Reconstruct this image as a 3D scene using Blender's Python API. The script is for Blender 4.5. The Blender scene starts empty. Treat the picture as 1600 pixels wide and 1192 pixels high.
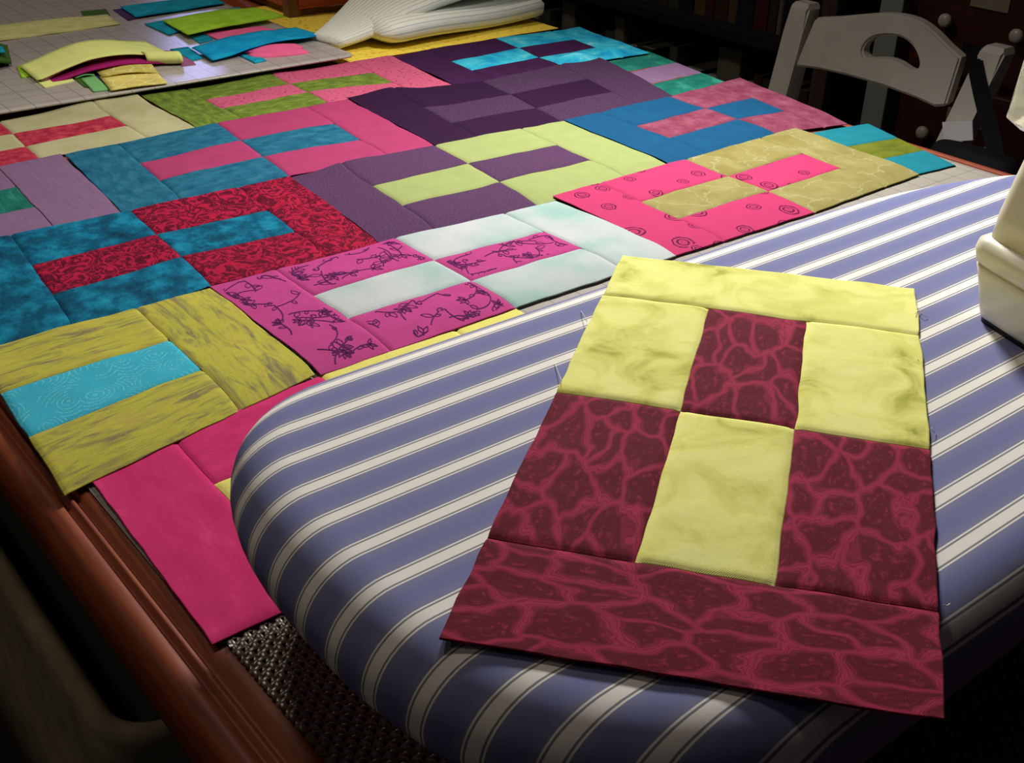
import bpy, bmesh, math, random
from mathutils import Vector, Matrix, noise
# ------------------------------------------------------------------ camera, light, exposure
scene = bpy.context.scene
col = scene.collection
TZ = 0.74                                   # height of the table top above the floor
CAM = Vector((-0.15704, -1.22779, 0.36471 + TZ))
AX = Vector((0.78131031, -0.62369483, 0.02364209))      # camera right
AY = Vector((-0.29236473, -0.39918992, -0.86900534))    # camera down
AZ = Vector((0.55143182, 0.67205072, -0.49423757))      # camera forward
FPX = 1819.7
cd = bpy.data.cameras.new('camera')
cam = bpy.data.objects.new('camera', cd); col.objects.link(cam)
cd.sensor_width = 36.0; cd.lens = FPX / 1600.0 * 36.0; cd.clip_start = 0.02
cam.matrix_world = Matrix(((AX.x, -AY.x, -AZ.x, CAM.x), (AX.y, -AY.y, -AZ.y, CAM.y), (AX.z, -AY.z, -AZ.z, CAM.z), (0, 0, 0, 1)))
scene.camera = cam

world = bpy.data.worlds.new('room_dusk'); scene.world = world; world.use_nodes = True
world.node_tree.nodes['Background'].inputs[0].default_value = (0.9, 0.85, 1.0, 1)
world.node_tree.nodes['Background'].inputs[1].default_value = 0.012

def spot(name, loc, target, power, angle, blend, size, color):
    l = bpy.data.lights.new(name, 'SPOT'); l.energy = power; l.spot_size = math.radians(angle); l.spot_blend = blend
    l.shadow_soft_size = size; l.color = color
    o = bpy.data.objects.new(name, l); col.objects.link(o); o.location = loc
    o.rotation_euler = (Vector(target) - Vector(loc)).to_track_quat('-Z', 'Y').to_euler()
    return o
spot('desk_lamp_light', (0.74, -0.36, TZ + 0.60), (0.44, -0.68, TZ), 41, 150, 1.0, 0.07, (1.0, 0.985, 0.95))
def ceiling_or_fill_lamp(loc, size, power, color):
    l = bpy.data.lights.new('ceiling_or_fill_light', 'AREA'); l.shape = 'DISK'; l.size = size; l.energy = power; l.color = color
    o = bpy.data.objects.new('ceiling_or_fill_light', l); col.objects.link(o); o.location = loc; return o
ceiling_or_fill_lamp((0.20, 0.30, 2.36), 0.30, 7, (1.0, 0.90, 0.76))
ceiling_or_fill_lamp((-1.40, 0.50, 2.36), 0.40, 4.2, (1.0, 0.86, 0.66))  # added fill lamp, no known fixture; lifts the bin and left table edge

scene.view_settings.view_transform = 'Standard'; scene.view_settings.look = 'None'
scene.view_settings.gamma = 1.0; scene.view_settings.use_curve_mapping = False
scene.view_settings.exposure = 0.0

# ------------------------------------------------------------------ helpers
def at(x, y, z=0.0):
    """photo pixel -> point on the horizontal plane z above the table top"""
    d = AX * ((x - 800) / FPX) + AY * ((y - 596) / FPX) + AZ
    t = (z + TZ - CAM.z) / d.z
    return CAM + d * t
def atx(x, y, X):
    """photo pixel -> point on the vertical plane x = X"""
    d = AX * ((x - 800) / FPX) + AY * ((y - 596) / FPX) + AZ
    return CAM + d * ((X - CAM.x) / d.x)
def lin(v):
    v /= 255.0
    return v / 12.92 if v <= 0.04045 else ((v + 0.055) / 1.055) ** 2.4
def rgb(r, g, b, e=1.0):
    return (min(lin(r) / e, .92), min(lin(g) / e, .92), min(lin(b) / e, .92), 1.0)

def link(name, me, mat=None, parent=None):
    o = bpy.data.objects.new(name, me); col.objects.link(o)
    if mat is not None:
        for m in (mat if isinstance(mat, (list, tuple)) else [mat]): me.materials.append(m)
    if parent is not None: o.parent = parent
    return o
def tag(o, label=None, cat=None, group=None, kind=None):
    if label: o['label'] = label
    if cat: o['category'] = cat
    if group: o['group'] = group
    if kind: o['kind'] = kind
    return o
def thing(name, label, cat, loc=(0, 0, 0), rz=0.0, group=None):
    o = bpy.data.objects.new(name, None); col.objects.link(o); o.empty_display_size = .02
    o.location = loc; o.rotation_euler = (0, 0, rz)
    return tag(o, label, cat, group)
def mesh(name, verts, faces, smooth=False):
    me = bpy.data.meshes.new(name); me.from_pydata([tuple(v) for v in verts], [], faces); me.validate(); me.update()
    if smooth: me.polygons.foreach_set('use_smooth', [True] * len(me.polygons))
    return me
def from_bm(name, bm, mat=None, parent=None, smooth=False):
    bmesh.ops.recalc_face_normals(bm, faces=bm.faces)
    me = bpy.data.meshes.new(name); bm.to_mesh(me); bm.free()
    if smooth: me.polygons.foreach_set('use_smooth', [True] * len(me.polygons))
    return link(name, me, mat, parent)
def bm_box(bm, lo, hi, bevel=0.0, seg=2, m=None):
    r = bmesh.ops.create_cube(bm, size=1.0)
    vs = r['verts']
    for v in vs:
        v.co = Vector([(lo[i] + hi[i]) / 2 + v.co[i] * (hi[i] - lo[i]) for i in range(3)])
        if m is not None: v.co = m @ v.co
    if bevel > 0:
        es = list({e for v in vs for e in v.link_edges})
        bmesh.ops.bevel(bm, geom=es, offset=bevel, segments=seg, affect='EDGES', profile=.5)
def box(name, lo, hi, mat, parent=None, bevel=0.0, seg=2, m=None):
    bm = bmesh.new(); bm_box(bm, lo, hi, bevel, seg, m); return from_bm(name, bm, mat, parent)
def tube(name, pts, rad, mat, parent=None, n=10, closed_ends=True, flat=1.0, up=Vector((0, 0, 1))):
    """swept round (or flattened) section along points; rad may be a list"""
    pts = [Vector(p) for p in pts]; V = []; F = []
    for i, p in enumerate(pts):
        t = (pts[min(i + 1, len(pts) - 1)] - pts[max(i - 1, 0)]).normalized()
        s = t.cross(up)
        if s.length < 1e-4: s = t.cross(Vector((1, 0, 0)))
        s.normalize(); w = s.cross(t)
        r = rad[i] if isinstance(rad, (list, tuple)) else rad
        for k in range(n):
            a = 2 * math.pi * k / n
            V.append(p + s * (math.cos(a) * r) + w * (math.sin(a) * r * flat))
    for i in range(len(pts) - 1):
        for k in range(n):
            F.append((i * n + k, i * n + (k + 1) % n, (i + 1) * n + (k + 1) % n, (i + 1) * n + k))
    if closed_ends:
        F.append(tuple(range(n))[::-1]); F.append(tuple((len(pts) - 1) * n + k for k in range(n)))
    return link(name, mesh(name, V, F, True), mat, parent)
def lathe(name, prof, mat, parent=None, n=20, m=Matrix()):
    """profile (r, h) turned about z, then moved by m"""
    V = []; F = []
    for r, h in prof:
        for k in range(n):
            a = 2 * math.pi * k / n; V.append(m @ Vector((r * math.cos(a), r * math.sin(a), h)))
    for i in range(len(prof) - 1):
        for k in range(n):
            F.append((i * n + k, i * n + (k + 1) % n, (i + 1) * n + (k + 1) % n, (i + 1) * n + k))
    F.append(tuple(range(n))[::-1]); F.append(tuple((len(prof) - 1) * n + k for k in range(n)))
    return link(name, mesh(name, V, F, True), mat, parent)
def extrude_outline(name, outline, holes, place, depth, mat, parent=None, bevel=0.0):
    """flat outline (list of 2-D points) with holes; place(a, b, d) -> Vector; solid of given depth"""
    bm = bmesh.new(); edges = []
    for loop in [outline] + holes:
        vs = [bm.verts.new((a, b, 0)) for a, b in loop]
        for i in range(len(vs)): edges.append(bm.edges.new((vs[i], vs[(i + 1) % len(vs)])))
    bmesh.ops.triangle_fill(bm, edges=edges, use_beauty=True, use_dissolve=False)
    ext = bmesh.ops.extrude_face_region(bm, geom=list(bm.faces))
    for v in [g for g in ext['geom'] if isinstance(g, bmesh.types.BMVert)]: v.co.z = depth
    bmesh.ops.recalc_face_normals(bm, faces=bm.faces)
    if bevel > 0:
        es = [e for e in bm.edges if len(e.link_faces) == 2 and e.calc_face_angle() > 1.2]
        bmesh.ops.bevel(bm, geom=es, offset=bevel, segments=2, affect='EDGES')
    for v in bm.verts: v.co = place(v.co.x, v.co.y, v.co.z)
    return from_bm(name, bm, mat, parent)

# ------------------------------------------------------------------ materials
class NT:
    def __init__(self, name, rough=.85, spec=.2):
        self.m = bpy.data.materials.new(name); self.m.use_nodes = True
        self.t = self.m.node_tree; self.b = self.t.nodes['Principled BSDF']
        self.b.inputs['Roughness'].default_value = rough; self.b.inputs['Specular IOR Level'].default_value = spec
        self._uv = None
    def n(self, ty, **kw):
        o = self.t.nodes.new(ty)
        for k, v in kw.items(): setattr(o, k, v)
        return o
    def l(self, a, b): self.t.links.new(a, b)
    def coord(self, kind='UV', scale=(1, 1, 1), rot=0.0, loc=(0, 0, 0)):
        tc = self.n('ShaderNodeTexCoord'); mp = self.n('ShaderNodeMapping')
        mp.inputs['Scale'].default_value = scale; mp.inputs['Rotation'].default_value = (0, 0, rot); mp.inputs['Location'].default_value = loc
        self.l(tc.outputs[kind], mp.inputs[0]); return mp.outputs[0]
    def noise(self, vec, scale, detail=3, rough=.55, dist=0.0):
        o = self.n('ShaderNodeTexNoise'); o.inputs['Scale'].default_value = scale; o.inputs['Detail'].default_value = detail
        o.inputs['Roughness'].default_value = rough; o.inputs['Distortion'].default_value = dist
        self.l(vec, o.inputs['Vector']); return o
    def vor(self, vec, scale, feature='F1', rnd=1.0):
        o = self.n('ShaderNodeTexVoronoi', feature=feature, voronoi_dimensions='2D'); o.inputs['Scale'].default_value = scale; o.inputs['Randomness'].default_value = rnd
        self.l(vec, o.inputs['Vector']); return o
    def math(self, op, a, b=None, c=None, clamp=False):
        o = self.n('ShaderNodeMath', operation=op); o.use_clamp = clamp
        for i, v in enumerate((a, b, c)):
            if v is None: continue
            if isinstance(v, (int, float)): o.inputs[i].default_value = v
            else: self.l(v, o.inputs[i])
        return o.outputs[0]
    def ramp(self, fac, stops, interp='LINEAR'):
        o = self.n('ShaderNodeValToRGB'); cr = o.color_ramp; cr.interpolation = interp
        while len(cr.elements) < len(stops): cr.elements.new(.5)
        for e, (p, c) in zip(cr.elements, stops): e.position = p; e.color = c if len(c) == 4 else (*c, 1)
        self.l(fac, o.inputs[0]); return o.outputs[0]
    def mix(self, fac, a, b, mode='MIX'):
        o = self.n('ShaderNodeMix', data_type='RGBA', blend_type=mode)
        for i, v in ((0, fac), (6, a), (7, b)):
            if isinstance(v, (int, float)): o.inputs[i].default_value = v
            elif isinstance(v, tuple): o.inputs[i].default_value = v
            else: self.l(v, o.inputs[i])
        return o.outputs[2]
    def addv(self, a, b, k):
        """a + (b - .5) * k for coordinate warping"""
        s = self.n('ShaderNodeVectorMath', operation='SUBTRACT'); self.l(b, s.inputs[0]); s.inputs[1].default_value = (.5, .5, .5)
        o = self.n('ShaderNodeVectorMath', operation='MULTIPLY_ADD'); self.l(s.outputs[0], o.inputs[0]); o.inputs[1].default_value = (k, k, k); self.l(a, o.inputs[2])
        return o.outputs[0]
    def sep(self, v):
        o = self.n('ShaderNodeSeparateXYZ'); self.l(v, o.inputs[0]); return o.outputs
    def bump(self, h, strength, dist):
        o = self.n('ShaderNodeBump'); o.inputs['Strength'].default_value = strength; o.inputs['Distance'].default_value = dist
        self.l(h, o.inputs['Height']); self.l(o.outputs[0], self.b.inputs['Normal'])
    def out(self, c):
        if isinstance(c, tuple): self.b.inputs['Base Color'].default_value = c
        else: self.l(c, self.b.inputs['Base Color'])
        return self.m

def weave(t):
    v = t.coord('UV'); x = t.sep(v)
    a = t.math('SINE', t.math('MULTIPLY', x[0], 7000.0)); b = t.math('SINE', t.math('MULTIPLY', x[1], 7000.0))
    n = t.noise(v, 90, 2)
    t.bump(t.math('ADD', t.math('MULTIPLY', t.math('MULTIPLY', a, b), .12), n.outputs[0]), .35, .0012)
def fab_plain(name, c, var=.12, scale=60):
    t = NT(name, .9, .12); v = t.coord('UV'); n = t.noise(v, scale, 4)
    lo = tuple(x * (1 - var) for x in c[:3]) + (1,); hi = tuple(min(.95, x * (1 + var)) for x in c[:3]) + (1,)
    weave(t); return t.out(t.ramp(n.outputs[0], [(.3, lo), (.7, hi)]))
def fab_mottle(name, stops, scale, detail=5, rough=.6, stretch=(1, 1, 1), dist=0.0, seed=0.0):
    t = NT(name, .9, .12); v = t.coord('UV', scale=stretch, loc=(seed, seed * .7, seed * 1.3)); n = t.noise(v, scale, detail, rough, dist)
    weave(t); return t.out(t.ramp(n.outputs[0], stops))
def fab_speckle(name, c, c2, scale, thr):
    t = NT(name, .9, .12); v = t.coord('UV'); n = t.noise(v, scale, 2, .5)
    weave(t); return t.out(t.ramp(n.outputs[0], [(thr, c), (thr + .08, c2)]))
def fab_pinstripe(name, c, c2, pitch):
    t = NT(name, .9, .12); v = t.coord('UV'); x = t.sep(v)
    s = t.math('SINE', t.math('MULTIPLY', x[1], 2 * math.pi / pitch))
    weave(t); return t.out(t.ramp(t.math('MULTIPLY_ADD', s, .5, .5), [(.62, c), (.9, c2)]))
def fab_scroll(name, c, c2, c3, scale):
    """dense dark arabesques on a bright ground"""
    t = NT(name, .9, .12); v = t.coord('UV'); n = t.noise(v, scale * .8, 2, .5)
    w = t.addv(v, n.outputs['Color'], .045)
    vo = t.vor(w, scale); r = t.math('SINE', t.math('MULTIPLY', vo.outputs['Distance'], 15.0))
    n2 = t.noise(w, scale * 2.2, 2, .5, 1.2); m = t.math('ADD', t.math('MULTIPLY', r, .13), n2.outputs[0])
    f = t.ramp(m, [(.40, (0, 0, 0)), (.50, (1, 1, 1)), (.62, (1, 1, 1)), (.70, (0, 0, 0))])
    big = t.noise(v, 14, 2)
    base = t.mix(big.outputs[0], c, c3); weave(t)
    return t.out(t.mix(f, base, c2))
def fab_rings(name, c, ink, scale):
    t = NT(name, .9, .12); v = t.coord('UV'); n = t.noise(v, 170, 2)
    w = t.addv(v, n.outputs['Color'], .0035)
    vo = t.vor(w, scale, rnd=.75); d = vo.outputs['Distance']; cx = t.sep(vo.outputs['Color'])
    rr = t.math('MULTIPLY_ADD', cx[0], .14, .19)                     # ring radius per cell
    q = t.math('DIVIDE', d, rr)
    s = t.math('SINE', t.math('MULTIPLY', q, 19.0))
    lines = t.math('GREATER_THAN', s, .15); inside = t.math('LESS_THAN', q, 1.0); hole = t.math('GREATER_THAN', q, .12)
    f = t.math('MULTIPLY', t.math('MULTIPLY', lines, inside), hole)
    weave(t); return t.out(t.mix(t.math('MULTIPLY', f, .92), c, ink))
def fab_cells(name, c, line, line2, scale):
    """elongated organic cells outlined by several flowing lines"""
    t = NT(name, .88, .15); v = t.coord('UV', scale=(.55, 1, 1)); n = t.noise(v, 60, 2, .5)
    w = t.addv(v, n.outputs['Color'], .022)
    e = t.vor(w, scale, 'DISTANCE_TO_EDGE').outputs['Distance']
    fine = t.noise(v, 420, 3, .6)
    e2 = t.math('ADD', e, t.math('MULTIPLY', t.math('SUBTRACT', fine.outputs[0], .5), .05))
    s = t.math('MULTIPLY_ADD', t.math('SINE', t.math('MULTIPLY', e2, 120.0)), .5, .5)
    env = t.ramp(e2, [(0.0, (.75, .75, .75)), (.05, (.8, .8, .8)), (.10, (.4, .4, .4)), (.17, (0, 0, 0))])
    f = t.math('MULTIPLY', t.math('MULTIPLY_ADD', s, .6, .4), env)
    inner = t.ramp(t.noise(v, 330, 4, .75).outputs[0], [(.52, (0, 0, 0)), (.66, (.5, .5, .5))])
    f2 = t.math('MAXIMUM', f, t.math('MULTIPLY', inner, t.math('GREATER_THAN', e, .2)))
    ln = t.mix(t.noise(v, 40, 1).outputs[0], line, line2)
    weave(t); return t.out(t.mix(f2, c, ln))
def fab_lattice(name, stops, line, scale, width=.05, warp=.03):
    t = NT(name, .9, .12); v = t.coord('UV'); n = t.noise(v, 30, 3)
    w = t.addv(v, n.outputs['Color'], warp)
    e = t.vor(w, scale, 'DISTANCE_TO_EDGE').outputs['Distance']
    f = t.ramp(e, [(0, (.75, .75, .75)), (width, (0, 0, 0))])
    base = t.ramp(t.noise(w, 26, 3).outputs[0], stops)
    weave(t); return t.out(t.mix(f, base, line))
def fab_arcs(name, c, c2, ink, scale):
    """dotted concentric arcs"""
    t = NT(name, .9, .12); v = t.coord('UV'); n = t.noise(v, 22, 1)
    w = t.addv(v, n.outputs['Color'], .02)
    vo = t.vor(w, scale); d = vo.outputs['Distance']
    s = t.math('SINE', t.math('MULTIPLY', d, 60.0)); lines = t.math('GREATER_THAN', s, .78)
    dots = t.math('GREATER_THAN', t.noise(v, 900, 0).outputs[0], .46)
    msk = t.math('GREATER_THAN', t.noise(v, 55, 1).outputs[0], .47)
    f = t.math('MULTIPLY', t.math('MULTIPLY', lines, dots), msk)
    base = t.mix(t.noise(v, 30, 2).outputs[0], c, c2)
    weave(t); return t.out(t.mix(t.math('MULTIPLY', f, .36), base, ink))
def simple(name, c, rough=.5, spec=.5, metal=0.0, var=0.0, scale=20, kind='Object'):
    t = NT(name, rough, spec); t.b.inputs['Metallic'].default_value = metal
    if var:
        n = t.noise(t.coord(kind), scale, 4)
        return t.out(t.ramp(n.outputs[0], [(.3, tuple(x * (1 - var) for x in c[:3])), (.7, tuple(min(1, x * (1 + var)) for x in c[:3]))]))
    return t.out(c)
def wood(name, c1, c2, c3, scale=6.0, rough=.3, axis=1, spec=.5):
    t = NT(name, rough, spec); sc = [14, 14, 14]; sc[axis] = 1.2
    v = t.coord('Object', scale=tuple(sc)); n = t.noise(v, scale, 5, .65, .6)
    t.bump(n.outputs[0], .15, .0008)
    return t.out(t.ramp(n.outputs[0], [(.28, c1), (.52, c2), (.75, c3)]))

# ------------------------------------------------------------------ the room
M_floor = wood('floor_boards', (.03, .018, .010), (.05, .03, .017), (.075, .045, .025), 5, .45)
M_wall = simple('dark_wall_paint', (.035, .035, .03, 1), .9, .2, var=.1)
fl = box('floor', (-2.2, -2.6, -.05), (2.05, 2.6, 0), simple('floor_dark', (.03, .022, .016, 1), .6, .3, var=.3), None); tag(fl, kind='structure')
wr = box('wall_right', (1.96, -2.6, 0), (2.05, 2.6, 2.5), M_wall); tag(wr, kind='structure')
wb = box('wall_back', (-2.2, 2.5, 0), (1.96, 2.6, 2.5), M_wall); tag(wb, kind='structure')

# ------------------------------------------------------------------ table
def ring_solid(name, outline, rings, mat, parent=None, cap_top=True, smooth=True):
    """outline(inset) -> list of (x, y); rings: (inset, z) from top centre outwards and down"""
    V = []; F = []; n = None
    for inset, z in rings:
        pts = outline(inset); n = len(pts); V += [(x, y, z) for x, y in pts]
    for i in range(len(rings) - 1):
        for k in range(n):
            F.append((i * n + k, (i + 1) * n + k, (i + 1) * n + (k + 1) % n, i * n + (k + 1) % n))
    F.append(tuple(range(n))); F.append(tuple((len(rings) - 1) * n + k for k in range(n))[::-1])
    me = mesh(name, V, F); 
    if smooth: me.polygons.foreach_set('use_smooth', [len(p.vertices) == 4 for p in me.polygons])
    return link(name, me, mat, parent)
def round_rect(x0, x1, y0, y1, r, seg=6):
    def f(i):
        rr = max(r - i, .002); out = []
        for cx, cy, a0 in ((x1 - i - rr, y1 - i - rr, 0), (x0 + i + rr, y1 - i - rr, 90), (x0 + i + rr, y0 + i + rr, 180), (x1 - i - rr, y0 + i + rr, 270)):
            for k in range(seg + 1):
                a = math.radians(a0 + 90 * k / seg); out.append((cx + rr * math.cos(a), cy + rr * math.sin(a)))
        return out
    return f
M_table = wood('cherry_table_wood', (.13, .020, .006), (.235, .046, .013), (.31, .072, .02), 5, .5, 1, .25)
TX0, TX1, TY0, TY1 = -.038, .899, -1.32, .76
table = thing('dining_table', 'reddish brown wooden dining table with grooved edge under the quilt blocks', 'table', (.44, -.28, 0))
def tl(o):                                   # hang a mesh made in world coordinates under a thing
    p = o.parent
    inv = Matrix.Translation(Vector(p.location)) if p else Matrix()
    o.data.transform(inv.inverted()); return o
tp = ring_solid('table_top', round_rect(TX0, TX1, TY0, TY1, .035),
    [(.034, TZ), (.0255, TZ - .0002), (.0245, TZ - .0025), (.0225, TZ - .0028), (.0215, TZ - .0008), (.0195, TZ - .0008), (.0185, TZ - .004), (.0165, TZ - .0044), (.0155, TZ - .002), (.011, TZ - .0022), (.006, TZ - .0045), (.002, TZ - .010), (0, TZ - .018), (.001, TZ - .026), (.006, TZ - .031), (.012, TZ - .032)], M_table, table); tl(tp)
for nm, lo, hi in (('apron', (TX0 + .07, TY0 + .08, TZ - .11), (TX0 + .092, TY1 - .08, TZ - .032)), ('apron', (TX1 - .092, TY0 + .08, TZ - .11), (TX1 - .07, TY1 - .08, TZ - .032)),
                   ('apron', (TX0 + .092, TY0 + .08, TZ - .11), (TX1 - .092, TY0 + .102, TZ - .032)), ('apron', (TX0 + .092, TY1 - .102, TZ - .11), (TX1 - .092, TY1 - .08, TZ - .032))):
    tl(box(nm, lo, hi, M_table, table, .002))
for lx in (TX0 + .075, TX1 - .075):
    for ly in (TY0 + .09, TY1 - .09):
        m = Matrix.Translation((lx, ly, 0))
        tl(lathe('leg', [(.018, 0), (.024, .03), (.02, .06), (.03, .30), (.036, .52), (.024, .56), (.034, .60), (.034, TZ - .034)], M_table, table, 16, m))

# ------------------------------------------------------------------ tabletop ironing board
BZ = .095                                    # top of the board above the table
def board_outline(inset):
    yc, hw = -.9415, .1505; pts = []
    N = 28
    for k in range(N + 1):                   # square end, camera side to far side
        a = math.radians(-90 + 180 * k / N); s, c = math.sin(a), abs(math.cos(a))
        if s >= 0: pts.append((.084 - .092 * c ** .80, yc + hw * s ** .80))
        else: pts.append((.112 - .120 * c ** .9, yc - hw * (-s) ** .9))       # softer corner on the near side
    top = [(.084 + (.42 - .084) * k / 8, yc + hw) for k in range(1, 9)]
    nose = []
    for k in range(1, 16):
        u = math.sin(math.pi / 2 * k / 15.0); nose.append((.42 + .33 * u, yc + hw * max(0, 1 - u ** 2.3) ** .6))
    bot = [(x, 2 * yc - y) for x, y in reversed(nose[:-1])] + [(x, 2 * yc - y) for x, y in reversed(top) if x > .12]
    pts = pts + top + nose + bot
    out = []
    n = len(pts)
    for i in range(n):
        a, b = Vector(pts[i - 1]), Vector(pts[(i + 1) % n]); t = (b - a).normalized()
        nrm = Vector((t.y, -t.x))            # inward for this winding
        out.append((pts[i][0] + nrm.x * inset, pts[i][1] + nrm.y * inset))
    return out
def stripe_mat():
    t = NT('blue_white_ticking', .85, .15)
    v = t.coord('Object'); y = t.sep(v)[1]; x = t.sep(v)[0]
    wob = t.math('MULTIPLY', t.math('SUBTRACT', t.noise(v, 5, 1).outputs[0], .5), .003)
    q = t.math('DIVIDE', t.math('ADD', t.math('ADD', y, wob), .8805 - .951), .0226)
    d = t.math('ABSOLUTE', t.math('SUBTRACT', t.math('FRACT', t.math('ADD', q, 100.5)), .5))
    cream = rgb(228, 223, 214, .86); blue = (.185, .198, .39, 1); blue2 = (.24, .245, .36, 1); grey = (.24, .235, .27, 1)
    sgn = t.math('FRACT', t.math('ADD', q, 100.0))
    bl = t.ramp(sgn, [(.15, blue2), (.4, blue), (.6, blue), (.85, blue2)])
    f1 = t.ramp(d, [(.0, (1, 1, 1)), (.103, (1, 1, 1)), (.112, (0, 0, 0))])
    f2 = t.ramp(d, [(.140, (0, 0, 0)), (.148, (1, 1, 1)), (.172, (1, 1, 1)), (.182, (0, 0, 0))])
    fg = t.ramp(d, [(.148, (1, 1, 1)), (.16, (0, 0, 0))])
    c = t.mix(fg, bl, grey); c = t.mix(t.math('MAXIMUM', f1, f2), c, cream)
    n = t.noise(v, 28, 3); t.bump(n.outputs[0], .06, .003)
    return t.out(c)
board = thing('ironing_board', 'tabletop ironing board with blue and white striped padded cover', 'ironing board', (.35, -.951, TZ))
bprof = [(.030, 0)] + [(.026 - .026 * math.sin(math.radians(a)), -.024 * (1 - math.cos(math.radians(a)))) for a in range(0, 91, 9)] + [(.0008, -.029), (.004, -.034), (.010, -.037), (.03, -.038)]
bc = ring_solid('cover', board_outline, [(i, TZ + BZ + z) for i, z in bprof], stripe_mat(), board); tl(bc)
M_steel = simple('grey_steel', (.25, .25, .26, 1), .4, .5, .8)
dk = ring_solid('deck', board_outline, [(.026, TZ + BZ - .0382), (.022, TZ + BZ - .042), (.026, TZ + BZ - .046), (.05, TZ + BZ - .046)], M_steel, board); tl(dk)
for lx in (.10, .60):
    hw = .10 if lx < .5 else .07
    tl(tube('folding_leg', [(lx, -.951 - hw, TZ + .051), (lx, -.951 - hw, TZ + .012), (lx, -.951 - hw + .01, TZ + .0075), (lx, -.951 + hw - .01, TZ + .0075), (lx, -.951 + hw, TZ + .012), (lx, -.951 + hw, TZ + .051)], .006, M_steel, board, 10))

# ------------------------------------------------------------------ cloth building blocks
def lines_1d(L, step):
    """grid positions 0..1 over length L, crowded near both ends"""
    e = [0, .0007, .0016, .003, .0055]
    a = [x / L for x in e]; b = [1 - x for x in reversed(a)]
    lo, hi = a[-1], b[0]; n = max(1, int(round((hi - lo) * L / step)))
    return a + [lo + (hi - lo) * k / n for k in range(1, n)] + b
def cloth_grid(name, P, S, T, mat, parent, uvf, drop=None, thick=.0007):
    """P(s, t) -> world Vector of the top face; makes a thin closed sheet"""
    org = Vector(parent.location) if parent else Vector((0, 0, 0)); pp = parent
    if parent is not None and parent.parent is not None: org = Vector(parent.parent.location)
    ns, nt = len(S), len(T); V = []
    for i, s in enumerate(S):
        for j, t in enumerate(T):
            p = P(s, t) - org
            if drop: p.z -= drop(s, t)
            V.append(p)
    N = ns * nt; V += [Vector((p.x, p.y, p.z - thick)) for p in V]
    F = []
    for i in range(ns - 1):
        for j in range(nt - 1):
            q = (i * nt + j, (i + 1) * nt + j, (i + 1) * nt + j + 1, i * nt + j + 1)
            F.append(q); F.append(tuple(x + N for x in reversed(q)))
    for i in range(ns - 1):
        for j in (0, nt - 1):
            a, b = i * nt + j, (i + 1) * nt + j
            F.append((a, a + N, b + N, b) if j == 0 else (b, b + N, a + N, a))
    for j in range(nt - 1):
        for i in (0, ns - 1):
            a, b = i * nt + j, i * nt + j + 1
            F.append((b, b + N, a + N, a) if i == 0 else (a, a + N, b + N, b))
    # orient upward
    a, b, c = V[0], V[nt], V[1]
    if (b - a).cross(c - a).z < 0: F = [tuple(reversed(f)) for f in F]
    me = bpy.data.meshes.new(name); me.from_pydata([tuple(v) for v in V], [], F); me.update()
    uv = me.uv_layers.new(name='UVMap'); UV = [uvf(s, t) for s in S for t in T] * 2
    for lp in me.loops: uv.data[lp.index].uv = UV[lp.vertex_index]
    me.polygons.foreach_set('use_smooth', [True] * len(me.polygons))
    return link(name, me, mat, parent)
def wave(x, y, seed, amp, freq=14.0):
    a = noise.noise(Vector((x * freq, y * freq, seed))); b = noise.noise(Vector((x * freq * 2.7, y * freq * 2.7, seed + 9)))
    return amp * (.55 + .75 * a + .3 * b)

SIG = .665                                   # seam between strips and end patch
TB = (0.0, .346, .654, 1.0)
def half_map(c0, c1, o0, o1, zfun, grow=1.05, zmin=None):
    """c0/c1: centre seam far/near corner; o0/o1: outer far/near corner (world)"""
    def P(s, t):
        p = c0.lerp(c1, t * grow - (grow - 1) / 2).lerp(o0.lerp(o1, t * grow - (grow - 1) / 2), s)
        q = Vector((p.x + .0008 * noise.noise(Vector((p.y * 60, p.x * 60, 3))), p.y + .0010 * noise.noise(Vector((p.x * 55, p.y * 55, 7))), 0))
        q.z = zfun(q.x, q.y)
        if zmin is not None and t > .78:                          # near edge settles onto what lies below
            k = .85 * min(1.0, (t - .78) / .22) ** 2; q.z = q.z * (1 - k) + min(q.z, zmin) * k
        return q
    return P
def make_half(blk, P, mats, W, L, seed, step=.007):
    """mats = (ground, bar). three strips running from the centre seam, one end patch across"""
    ground, bar = mats; parts = []
    def seam(d): return .0010 * math.exp(-(d / .0017) ** 2)
    for k in range(3):
        t0, t1 = TB[k], TB[k + 1]
        S = [x * SIG for x in lines_1d(L * SIG, step)]; T = [t0 + (t1 - t0) * x for x in lines_1d(W * (t1 - t0), step)]
        def drop(s, t, t0=t0, t1=t1, k=k):
            z = seam(s * L) + seam((SIG - s) * L)
            if k > 0: z += seam((t - t0) * W)
            if k < 2: z += seam((t1 - t) * W)
            return min(z, .0014)
        o = cloth_grid('strip_patch', P, S, T, bar if k == 1 else ground, blk, lambda s, t, k=k: (s * L + seed * .37 + k * .31, t * W + seed * .21), drop)
        parts.append(o)
    S = [SIG + (1 - SIG) * x for x in lines_1d(L * (1 - SIG), step)]; T = lines_1d(W, step)
    o = cloth_grid('end_patch', P, S, T, ground, blk, lambda s, t: (t * W + seed * .53, s * L + seed * .11), lambda s, t: seam((s - SIG) * L))
    parts.append(o); return parts
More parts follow.
